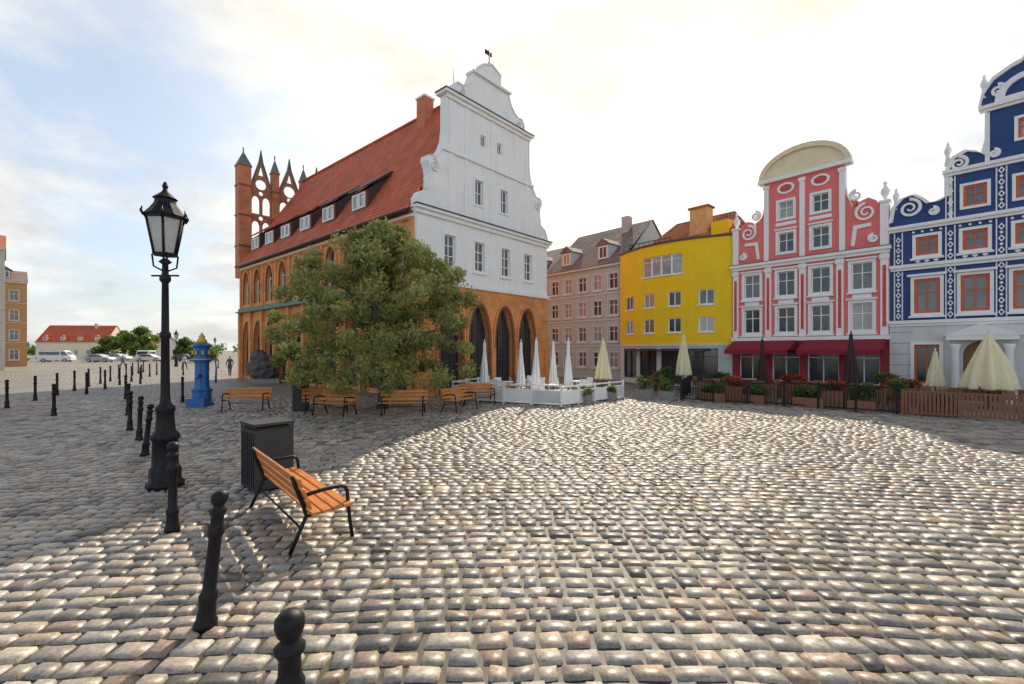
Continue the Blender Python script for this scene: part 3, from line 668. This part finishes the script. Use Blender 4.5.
# ================================================================ STREET FURNITURE
def bollard(x,y,lean=(0,0),h=1.1):
    b=B('bollard',x,y,0,-.02); s=h/1.1
    pr=[(.085,0),(.085,.05),(.07,.08),(.06,.2),(.068,.23),(.068,.27),(.05,.30),(.046,.72),(.06,.75),(.062,.79),(.048,.82),(.045,.90),(.062,.925),(.064,.945),(.04,.965),(.038,.98),(.052,1.0),(.062,1.035),(.06,1.065),(.04,1.09),(.008,1.10)]
    b.lathe('cast_iron_post',M_iron,[(r,z*s) for r,z in pr],24,lean=lean,smooth=True)
    b.done()
bl=[(-.957,1.96,(0,0)),(-2.456,3.64,(.115,0)),(-4.15,5.56,(.01,0)),(-7.67,9.5,(.12,0)),(-9.1,11.1,(.03,.02)),(-10.5,12.5,(.02,0)),(-13.0,15.4,(.02,0)),(-15.3,15.2,(0,0)),(-17.4,20.5,(0,0)),(-13.9,19.2,(0,0))]
for x,y,l in bl: bollard(x,y,l)
for i in range(12):
    t=i/11; bollard(-19.2+(-17.5)*t,17.3+28*t)
for i in range(9):
    t=i/8; bollard(-21.5-14*t,23+24*t)
for i in range(6):
    bollard(-24.5-2.2*i,30+5*i)
def street_lamp(x,y,s=1.0):
    b=B('street_lamp',x,y,0,-.02)
    pr=[(.25,0),(.25,.1),(.21,.13),(.205,.3),(.17,.36),(.16,.75),(.185,.79),(.185,.85),(.13,.92),(.11,1.2),(.13,1.25),(.13,1.3),(.075,1.36),(.062,1.5),(.055,2.4),(.075,2.43),(.075,2.49),(.052,2.52),(.045,3.3),(.075,3.34),(.075,3.4),(.045,3.45),(.04,3.6),(.09,3.64),(.03,3.7)]
    fl=lambda a,k: 1+(.06*math.cos(a*10) if 2<k<11 else .03*math.cos(a*10))
    b.lathe('cast_iron_column',M_iron,pr,40,mod=fl)
    b.tube('ladder_bar',M_iron,[(-.22,0,3.42),(.22,0,3.42)],.015)
    for k in range(4):
        a=math.pi/4+k*math.pi/2; b.tube('lantern_brackets',M_iron,[(.04*math.cos(a),.04*math.sin(a),3.5),(.15*math.cos(a),.15*math.sin(a),3.56),(.17*math.cos(a),.17*math.sin(a),3.75)],.014,6)
    gm=plain('frosted_lamp_glass',(.50,.50,.48),.2,.25,3,0)
    b.lathe('lantern_glass',gm,[(.15,3.77),(.255,4.32)],6,smooth=False)
    for z,r,t in ((3.74,.175,.035),(4.32,.285,.05)): b.lathe('lantern_frame',M_iron,[(r*.8,z),(r,z),(r+.01,z+t),(r*.8,z+t)],6,smooth=False)
    for k in range(6):
        a=k*math.pi/3; b.tube('lantern_ribs',M_iron,[(.155*math.cos(a),.155*math.sin(a),3.75),(.265*math.cos(a),.265*math.sin(a),4.34)],.018,6)
        b.tube('crown_points',M_iron,[(.29*math.cos(a),.29*math.sin(a),4.33),(.33*math.cos(a),.33*math.sin(a),4.40),(.31*math.cos(a),.31*math.sin(a),4.47)],[.02,.02,.004],6)
    b.lathe('lantern_roof',M_iron,[(.30,4.37),(.22,4.47),(.15,4.58),(.14,4.64),(.17,4.66),(.10,4.72),(.05,4.77),(.03,4.82),(.045,4.86),(.02,4.93)],12,smooth=False)
    b.done()
street_lamp(-5.6,7.35); street_lamp(-45,61); street_lamp(-62,95)
def park_bench(x,y,ang,L=2.0,name='park_bench'):
    b=B(name,x,y,ang,-.015); h=L/2
    for s in (-1,1):
        X=s*(h-.12)
        b.tube('frame_arm',M_iron,[(X,-.33,0),(X,-.30,.2),(X,-.275,.45),(X,-.265,.57),(X,-.24,.62),(X,-.19,.64),(X,.0,.635),(X,.14,.62),(X,.24,.60)],.023)
        b.tube('frame_back',M_iron,[(X,.36,0),(X,.27,.2),(X,.19,.38),(X,.22,.5),(X,.30,.72),(X,.335,.84)],.023)
        b.tube('frame_seat',M_iron,[(X,-.285,.41),(X,-.1,.395),(X,.19,.375)],.019)
    b.tube('cross_rail',M_iron,[(-h+.12,.24,.25),(h-.12,.24,.25)],.012)
    def slat(cy,cz,a,w,t):
        ca,sa=math.cos(a),math.sin(a); vs=[]
        prof=[(-w/2,-t/2+.006),(-w/2+.006,-t/2),(w/2-.006,-t/2),(w/2,-t/2+.006),(w/2,t/2-.006),(w/2-.006,t/2),(-w/2+.006,t/2),(-w/2,t/2-.006)]
        for X in (-h,h):
            for p,q in prof: vs.append((X,cy+p*ca-q*sa,cz+p*sa+q*ca))
        fs=[tuple(range(8)),tuple(range(15,7,-1))]+[(i,(i+1)%8,8+(i+1)%8,8+i) for i in range(8)]
        b.add('wood_slats',M_wood,vs,fs)
    for k in range(4): slat(-.235+k*.117,.437-.006*k,-.06,.1,.032)
    for k in range(3): slat(.195+k*.045,.53+k*.125,1.22,.108,.03)
    b.done()
park_bench(-2.76,5.88,math.atan2(.754,-.657),2.15)
park_bench(-9.7,16.6,math.radians(8),1.6); park_bench(-6.65,16.3,math.radians(25),1.6); park_bench(-6.0,15.4,math.radians(-20),1.5)
park_bench(-3.7,15.5,math.radians(5),1.6); park_bench(-1.9,16.6,math.radians(60),1.5); park_bench(-1.4,18.6,math.radians(20),1.5)
def bin_box(x,y,ang,w=.29,h=1.08):
    b=B('litter_bin',x,y,ang,-.02)
    b.box('body',M_steel,-w,w,-w,w,.05,h-.1); b.box('plinth',M_iron,-w+.04,w-.04,-w+.04,w-.04,0,.05)
    b.box('lid',M_steel,-w-.015,w+.015,-w-.015,w+.015,h-.04,h)
    for s in (-1,1):
        for q in (-1,1): b.box('lid_posts',M_iron,s*w-.02 if s>0 else -w,s*w if s>0 else -w+.02,q*w-.02 if q>0 else -w,q*w if q>0 else -w+.02,h-.1,h-.04)
    b.box('liner',M_dark,-w+.03,w-.03,-w+.03,w-.03,h-.1,h-.07)
    for k in range(7): b.box('side_ribs',M_iron,-w+.05+k*.078,-w+.062+k*.078,-w-.006,-w,.1,h-.15)
    b.done()
bin_box(-3.95,7.35,math.radians(-41)); bin_box(-7.7,16.6,.3,.25,.95)
b=B('water_pump',-12.4,18.2,.3,-.02)
b.lathe('base',M_pblue,[(.42,0),(.42,.12),(.34,.16),(.34,.55),(.38,.6),(.38,.68)],8,smooth=False)
b.lathe('column',M_pblue,[(.30,.68),(.26,.8),(.25,1.7),(.3,1.78),(.33,1.85),(.3,1.92)],8,smooth=False)
b.lathe('head',M_pblue,[(.26,1.92),(.27,2.3),(.33,2.36),(.34,2.42),(.24,2.5)],8,smooth=False)
b.lathe('cap',M_gold,[(.2,2.5),(.17,2.62),(.1,2.7),(.12,2.76),(.05,2.84),(.02,2.92)],12)
b.tube('spout',M_pblue,[(0,-.2,1.2),(0,-.45,1.22),(0,-.55,1.1)],[.08,.06,.05]); b.tube('lever_handle',M_pblue,[(.22,0,1.75),(.45,0,1.9),(.5,0,1.5),(.48,0,.9)],[.035,.03,.03,.04])
for k in range(8):
    a=k*math.pi/4+math.pi/8; b.box('gold_ornament',M_gold,.3*math.cos(a)-.03,.3*math.cos(a)+.03,.3*math.sin(a)-.03,.3*math.sin(a)+.03,2.05,2.2)
b.lathe('gold_band',M_gold,[(.345,1.83),(.345,1.87)],8,smooth=False); b.box('basin',M_pblue,-.3,.3,-.75,-.35,0,.35); b.done()
b=B('stone_sculpture',-16.6,30.6,.4,-.02)
b.box('plinth',M_planter,-.9,.9,-.7,.7,0,.3)
def bl_(a,k): return 1+.22*math.sin(a*2+k*.8)+.14*math.sin(a*3+k*1.9)
b.lathe('rough_stone',M_stone,[(.55,.3),(.75,.55),(.72,.9),(.78,1.2),(.62,1.5),(.66,1.75),(.48,2.0),(.28,2.2),(.05,2.28)],11,mod=bl_,lean=(-.18,0),smooth=False); b.done()
def umbrella(x,y,h,r,mat,z0=.75,name='closed_parasol'):
    b=B(name,x,y,random.random(),-.02)
    b.tube('pole',M_steel,[(0,0,0),(0,0,h-.02)],.025); b.lathe('base_weight',M_steel,[(.28,0),(.28,.08),(.06,.12)],14)
    pr=[(.02,h),(.05,h-.06),(r*.35,h-(h-z0)*.25),(r*.62,h-(h-z0)*.5),(r*.85,h-(h-z0)*.75),(r,z0+.08),(r*.98,z0),(r*.3,z0+.1)]
    b.lathe('folded_canopy',mat,pr,48,mod=lambda a,k:1+(.22*math.cos(8*a)+.05*math.sin(5*a+k))*(k>0),smooth=True)
    b.tube('finial',mat,[(0,0,h),(0,0,h+.1)],.025); b.done()
for x,y,h in ((-1.25,20.6,2.6),(.4,20.3,2.6),(1.0,18.9,2.65),(1.95,21.5,2.6),(2.5,20.2,2.65)): umbrella(x,y,h,.18,M_umw,.6)
umbrella(4.45,22.2,2.75,.36,M_umc,.8); umbrella(9.5,25.2,3.1,.38,M_umc,.8); umbrella(17.3,18.6,2.2,.27,M_umc,.7)
umbrella(17.8,17.0,2.85,.68,M_umc,.75)
umbrella(12.1,22.0,2.75,.22,M_umd,.6); umbrella(14.6,19.6,2.95,.26,M_umd,.6)
b=B('white_terrace_fence',0,0,0,-.02)
def fence(b,p,q,h,mat,kind,nseg=None):
    p=Vector(p);q=Vector(q);d=q-p;Ln=d.length;u=d/Ln;nn=Vector((-u.y,u.x))
    def bx(part,mt,a0,a1,t,z0,z1,off=0):
        c=[]
        for z in (z0,z1):
            for s in (-t,t):
                for a in (a0,a1):
                    w=p+u*a+nn*(s+off); c.append((w.x,w.y,z))
        b.add(part,mt,c,[(0,2,3,1),(4,5,7,6),(0,1,5,4),(2,6,7,3),(0,4,6,2),(1,3,7,5)])
    k=nseg or max(1,round(Ln/1.3)); st=Ln/k
    for i in range(k+1): bx('posts',mat,i*st-.035,i*st+.035,.035,0,h+.04)
    for i in range(k):
        a0=i*st+.04;a1=(i+1)*st-.04
        bx('rails',mat,a0,a1,.02,h-.05,h); bx('rails',mat,a0,a1,.02,.08,.13)
        if kind=='panel': bx('panels',M_grey if i%2 else mat,a0,a1,.01,.135,h*.72); bx('rails',mat,a0,a1,.02,h*.72,h*.72+.04)
        elif kind=='iron':
            m_=int((a1-a0)/.12)
            for j in range(m_): x=a0+(a1-a0)*(j+.5)/m_; bx('bars',mat,x-.01,x+.01,.01,.13,h-.05)
        elif kind=='slats':
            m_=int((a1-a0)/.1)
            for j in range(m_): x=a0+(a1-a0)*(j+.5)/m_; bx('slats',mat,x-.035,x+.035,.012,.131,h-.051,.0)
fence(b,(-2.6,20.0),(1.9,17.6),.85,M_trim,'panel'); fence(b,(1.9,17.6),(5.1,20.9),.8,M_trim,'panel'); fence(b,(-2.6,20.0),(-1.2,23.6),.85,M_trim,'panel')
b.done()
b=B('timber_terrace_deck',0,0,0,-.02)
b.add('deck',plain('grey_decking',(.32,.3,.28)),[(-2.5,20.05,.1),(1.9,17.7,.1),(5.0,20.9,.1),(2.9,26.5,.1),(-1.2,23.6,.1)],[(0,1,2,3,4)]); b.done()
def cafe_set(x,y,ang,mt):
    b=B('cafe_table_set',x,y,ang,-.02)
    b.lathe('table',mt,[(.2,0),(.2,.03),(.03,.06),(.03,.7),(.38,.71),(.38,.74)],16)
    for k in range(3):
        a=k*2.1; cx,cy=.7*math.cos(a),.7*math.sin(a)
        b.box('chair_seats',mt,cx-.2,cx+.2,cy-.2,cy+.2,.43,.47)
        for s in (-1,1):
            for q in (-1,1): b.tube('chair_legs',M_iron,[(cx+s*.18,cy+q*.18,0),(cx+s*.18,cy+q*.18,.43)],.014,6)
        ox,oy=.2*math.cos(a),.2*math.sin(a); px_,py_=-math.sin(a)*.2,math.cos(a)*.2
        b.add('chair_backs',mt,[(cx+ox-px_,cy+oy-py_,.47),(cx+ox+px_,cy+oy+py_,.47),(cx+ox*1.3+px_,cy+oy*1.3+py_,.88),(cx+ox*1.3-px_,cy+oy*1.3-py_,.88)],[(0,1,2,3)])
    b.done()
for x,y in ((-.3,21.5),(1.6,19.6),(3.1,21.8),(.8,23)): cafe_set(x,y,random.random()*3,M_trim)
for x,y in ((8,24.3),(9.8,22.4),(11.2,20.8),(12.8,19.6),(13.6,21.2),(15.1,17.5),(16.3,17.0),(10.8,23.4),(16.0,18.8),(18,15.6),(9.6,20.6),(12.0,18.3),(14.2,18.4)): cafe_set(x,y,random.random()*3,M_woodb)
b=B('iron_terrace_fence',0,0,0,-.02); fence(b,(7.4,19.9),(10.7,17.9),.9,M_iron,'iron'); fence(b,(10.7,17.9),(13.2,15.6),.95,M_iron,'iron'); fence(b,(7.4,19.9),(9.2,23.5),.9,M_iron,'iron'); b.done()
b=B('timber_terrace_fence',0,0,0,-.02); fence(b,(13.3,15.5),(15.4,13.7),.85,M_woodb,'slats'); fence(b,(15.5,13.6),(19.6,10.1),.85,M_woodb,'slats'); fence(b,(8.2,20.2),(10.8,18.6),.8,M_woodb,'slats'); fence(b,(10.9,18.3),(13.2,16.1),.8,M_woodb,'slats'); b.done()
def planter(x,y,w,h,sh,ang=.7,mat=None,lm=None):
    b=B('planter_shrub',x,y,ang,-.02); m=mat or M_planter
    b.wall('planter_box',m,rect(-w,w,-.2,.2),[rect(-w+.04,w-.04,-.16,.16)],0,h,lambda a,z,d:(a,z,d)); b.box('soil',M_bark,-w+.03,w-.03,-.17,.17,.05,h-.04)
    b.done(); leafmesh('shrub_leaves',[(random.uniform(-w,w)*.8,random.uniform(-.12,.12),h+random.uniform(.05,sh),.2) for _ in range(max(6,int(w*22)))],110,.05,lm or M_leafg,b.e)
for x,y,w,h,sh in ((6.0,20.6,.35,.45,.55),(6.9,20.2,.35,.4,.4),(8.6,19.4,.5,.4,.25),(9.9,18.6,.4,.4,.4),(11.4,17.5,.5,.4,.3),(12.6,16.4,.4,.4,.5),(13.6,16.0,.3,.4,.7),(7.6,22.2,.4,.4,.5),(8.3,24.9,.5,.5,.7),(14.2,15.2,.5,.4,.35),(11.0,24.0,.5,.5,.5),(16.2,19.6,.4,.5,.7),(-1.9,19.8,.4,.4,.2),(2.9,18.9,.4,.4,.2),(4.2,20.2,.4,.4,.2)):
    planter(x,y,w,h,sh,-.75,M_woodb if x>8 else None)
for x,y,w in ((9.3,19.1,.4),(12.0,17.1,.4),(12.9,20.9,.6),(15.6,18.2,.5)): planter(x,y,w,.7,.3,-.75,M_woodb,M_flow)
# ================================================================ VEHICLES
def car(name,x,y,ang,col,kind='car'):
    b=B(name,x,y,ang,-.02); cm=plain('car_paint_'+name+str(round(x)),col,.3,.05,1,0)
    if kind=='van':
        Ln,hw=5.0,.95; body=[(-2.5,.3),(2.5,.3),(2.5,.95),(2.15,1.2),(1.6,2.0),(1.3,2.15),(-2.4,2.15),(-2.5,2.0)]; win=[(1.0,1.25),(2.02,1.25),(1.52,1.95),(1.0,1.95)]; ws=[win,[(-2.2,1.3),(.8,1.3),(.8,1.9),(-2.2,1.9)]]
    else:
        Ln,hw=4.3,.86; body=[(-2.15,.3),(2.15,.28),(2.18,.6),(2.0,.8),(1.1,.93),(.4,1.38),(-.2,1.46),(-1.2,1.42),(-1.95,.98),(-2.15,.85)]; ws=[[(.0,.95),(.92,.95),(.35,1.32),(0,1.37)],[(-1.6,.97),(-.08,.95),(-.08,1.38),(-1.15,1.34)]]
    M=lambda a,z,d:(a,d,z)
    b.wall('body',cm,body,[],-hw,hw,M)
    for w in ws:
        for s in (-1,1): b.wall('side_windows',M_glass[0],w,[],s*hw-(.0 if s>0 else .01),s*hw+(.01 if s>0 else 0),M)
    A,C_=(body[3],body[4]) if kind=='van' else (body[4],body[5])
    dx,dz=C_[0]-A[0],C_[1]-A[1]; l=math.hypot(dx,dz); nx,nz=dz/l*.012,-dx/l*.012
    b.add('windscreen',M_glass[0],[(A[0]+dx*.1+nx,s*(hw-.1),A[1]+dz*.1-nz) for s in (-1,1)]+[(C_[0]-dx*.08+nx,s*(hw-.12),C_[1]-dz*.08-nz) for s in (1,-1)],[(0,1,2,3)])
    for X in (-Ln*.31,Ln*.31):
        for s in (-1,1):
            yy=s*(hw-.1)
            pts=[(X+.33*math.cos(a*math.pi/8),.33+.33*math.sin(a*math.pi/8)) for a in range(16)]
            b.wall('wheels',M_rub,pts,[],yy-.12,yy+.12,M); b.wall('hubs',M_grey,[(X+.19*math.cos(a*math.pi/6),.33+.19*math.sin(a*math.pi/6)) for a in range(12)],[],yy-.13,yy+.13,M)
    for s in (-1,1):
        b.box('headlights',M_trim,Ln/2-.06,Ln/2+.02,s*hw*.7-.15,s*hw*.7+.15,.58,.72); b.box('tail_lights',M_awn,-Ln/2-.02,-Ln/2+.04,s*hw*.75-.1,s*hw*.75+.1,.65,.85)
    b.box('number_plate',M_trim,Ln/2,Ln/2+.03,-.26,.26,.4,.52)
    b.done()
car('parked_van',-86,86,.35,(.8,.8,.8),'van'); car('parked_van',-74,92,-1.2,(.7,.7,.72),'van')
for x,y,a,c in ((-93,92,.2,(.5,.03,.03)),(-80,88,-.4,(.05,.06,.09)),(-83,96,.1,(.6,.6,.62)),(-70,88,.2,(.7,.7,.7)),(-98,90,-.2,(.25,.26,.28)),(-66,92,.2,(.1,.1,.1)),(-76,84,.1,(.4,.42,.45))): car('parked_car',x,y,a,c)
# ================================================================ PEOPLE
def person(x,y,ang,h,st,shirt,trou,hairc):
    e=bpy.data.objects.new('pedestrian',None); COL.objects.link(e); e.location=(x,y,-.02); e.rotation_euler=(0,0,ang)
    J=[(0,0,.97,.13),(0,0,1.12,.115),(0,.01,1.3,.14),(0,.01,1.43,.12),(0,0,1.51,.055),(0,-.01,1.58,.075),(0,-.015,1.67,.095),(0,0,1.75,.06)]
    Ed=[(0,1),(1,2),(2,3),(3,4),(4,5),(5,6),(6,7)]
    for s in (-1,1):
        i=len(J); f=s*st
        J+=[(s*.17,0,1.41,.06),(s*.22,f*.12,1.14,.045),(s*.23,f*.05-.1*abs(f)-.05,.92,.032),(s*.23,f*.02-.1,.83,.035)]
        Ed+=[(3,i),(i,i+1),(i+1,i+2),(i+2,i+3)]
        i=len(J)
        J+=[(s*.09,-f*.03,.88,.095),(s*.10,-f*.22-.03,.5,.062),(s*.10,-f*.30+.04*(f<0),.09,.042),(s*.10,-f*.30-.16,.04,.035)]
        Ed+=[(0,i),(i,i+1),(i+1,i+2),(i+2,i+3)]
    k=h/1.8; me=bpy.data.meshes.new('b'); me.from_pydata([(a*k,b_*k,c*k) for a,b_,c,_ in J],Ed,[]); o=bpy.data.objects.new('tmp',me); COL.objects.link(o)
    o.modifiers.new('s','SKIN'); o.modifiers.new('u','SUBSURF').levels=2
    for i,v in enumerate(me.skin_vertices[0].data): v.radius=(J[i][3]*k,J[i][3]*k)
    me.skin_vertices[0].data[0].use_root=True
    bpy.context.view_layer.update(); dg=bpy.context.evaluated_depsgraph_get()
    nm=bpy.data.meshes.new_from_object(o.evaluated_get(dg)); bpy.data.objects.remove(o)
    nm.materials.clear()
    for mt in (plain('skin',(.5,.3,.22),.6,.1),plain('shirt%d'%x,shirt),plain('trousers%d'%x,trou),plain('hair%d'%x,hairc),plain('shoes',(.05,.04,.04))): nm.materials.append(mt)
    for p in nm.polygons:
        c=p.center/k; p.use_smooth=True
        p.material_index=4 if c.z<.09 else 2 if c.z<.96 and abs(c.x)<.19 else 0 if c.z<.93 else 1 if c.z<1.5 else (3 if (c.z>1.7 or c.y>.02) else 0)
    ob=bpy.data.objects.new('body',nm); COL.objects.link(ob); ob.parent=e
try:
    person(-23.8,38.4,.4,1.78,1.0,(.05,.06,.1),(.04,.05,.09),(.05,.03,.02)); person(-25.2,43.0,2.6,1.68,.7,(.5,.1,.08),(.06,.06,.08),(.1,.06,.03))
    person(-36,50,1.2,1.75,.9,(.5,.5,.5),(.05,.06,.12),(.06,.04,.03)); person(-47,55,-1.4,1.7,.8,(.1,.15,.3),(.1,.1,.1),(.2,.12,.05))
except Exception as ex: print('PERSON FAIL',ex)
# ================================================================ SKY + SUN
az=math.radians(13); el=math.radians(38)
SD=Vector((math.sin(az)*math.cos(el),math.cos(az)*math.cos(el),math.sin(el)))
w=bpy.data.worlds.new('World'); sc.world=w; w.use_nodes=True; nt=w.node_tree; bg=nt.nodes['Background']
sky=N(nt,'ShaderNodeTexSky',sky_type='NISHITA'); sky.sun_disc=False; sky.sun_elevation=el; sky.sun_rotation=az; sky.air_density=1.0; sky.dust_density=2.0
tc=N(nt,'ShaderNodeTexCoord').outputs['Generated']
nv=N(nt,'ShaderNodeVectorMath',operation='NORMALIZE'); nt.links.new(tc,nv.inputs[0])
dt=N(nt,'ShaderNodeVectorMath',operation='DOT_PRODUCT'); nt.links.new(nv.outputs[0],dt.inputs[0]); dt.inputs[1].default_value=SD
sp=N(nt,'ShaderNodeSeparateXYZ'); nt.links.new(nv.outputs[0],sp.inputs[0])
zz=mth(nt,'ADD',mth(nt,'MAXIMUM',sp.outputs[2],0.0),.28)
cb=N(nt,'ShaderNodeCombineXYZ'); nt.links.new(mth(nt,'DIVIDE',sp.outputs[0],zz),cb.inputs[0]); nt.links.new(mth(nt,'DIVIDE',sp.outputs[1],zz),cb.inputs[1])
cn=noise(nt,cb.outputs[0],1.3,6,.56)
dot=dt.outputs['Value']
mk=mth(nt,'ADD',mth(nt,'MULTIPLY',mth(nt,'SUBTRACT',cn,.5),6.5),mth(nt,'MULTIPLY_ADD',mth(nt,'SUBTRACT',dot,.62),.9,.66))
mk=mth(nt,'SMOOTH_MIN',mth(nt,'MAXIMUM',mk,.15),1.0,.2)
hz=ramp(nt,sp.outputs[2],[(.0,.8),(.14,0.0)])
mk=mth(nt,'MAXIMUM',mk,hz,clamp=True)
# unseen sky overhead stripped of cloud and darkened, to deepen the ground shade
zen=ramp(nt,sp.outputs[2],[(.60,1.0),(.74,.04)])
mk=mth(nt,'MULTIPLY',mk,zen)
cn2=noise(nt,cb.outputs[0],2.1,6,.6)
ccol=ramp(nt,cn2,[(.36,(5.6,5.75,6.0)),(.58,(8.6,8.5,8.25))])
front=mth(nt,'MULTIPLY_ADD',mth(nt,'MAXIMUM',mth(nt,'MULTIPLY',sp.outputs[1],-1.0),0.0),1.9,1.0)  # unseen clouds behind the camera brightened as added fill for the facades
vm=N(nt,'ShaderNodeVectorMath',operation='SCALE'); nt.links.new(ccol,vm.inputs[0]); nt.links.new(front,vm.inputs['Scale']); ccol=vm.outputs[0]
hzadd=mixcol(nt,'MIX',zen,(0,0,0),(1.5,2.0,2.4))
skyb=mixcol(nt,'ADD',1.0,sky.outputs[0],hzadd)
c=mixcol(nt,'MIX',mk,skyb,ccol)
gl=mth(nt,'POWER',mth(nt,'MAXIMUM',dot,0.0),6.0)
gc_=mixcol(nt,'MIX',gl,(0,0,0),(4.0,3.0,1.0))
c=mixcol(nt,'ADD',1.0,c,gc_)
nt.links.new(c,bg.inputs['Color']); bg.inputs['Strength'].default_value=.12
sl=bpy.data.lights.new('sun','SUN'); sl.energy=5.0; sl.angle=math.radians(.5); sl.color=(1,.88,.70)
so=bpy.data.objects.new('sun',sl); COL.objects.link(so); so.rotation_euler=SD.to_track_quat('Z','Y').to_euler(); so.location=(5,20,40)
# ================================================================ CAMERA
cd=bpy.data.cameras.new('camera'); cam=bpy.data.objects.new('camera',cd); COL.objects.link(cam)
cam.location=(0,0,2.2); cam.rotation_euler=(math.pi/2,0,0); cd.lens=16; cd.sensor_width=36; cd.shift_y=8/1024; cd.clip_start=.05; cd.clip_end=5000
sc.camera=cam
print('stones',n)
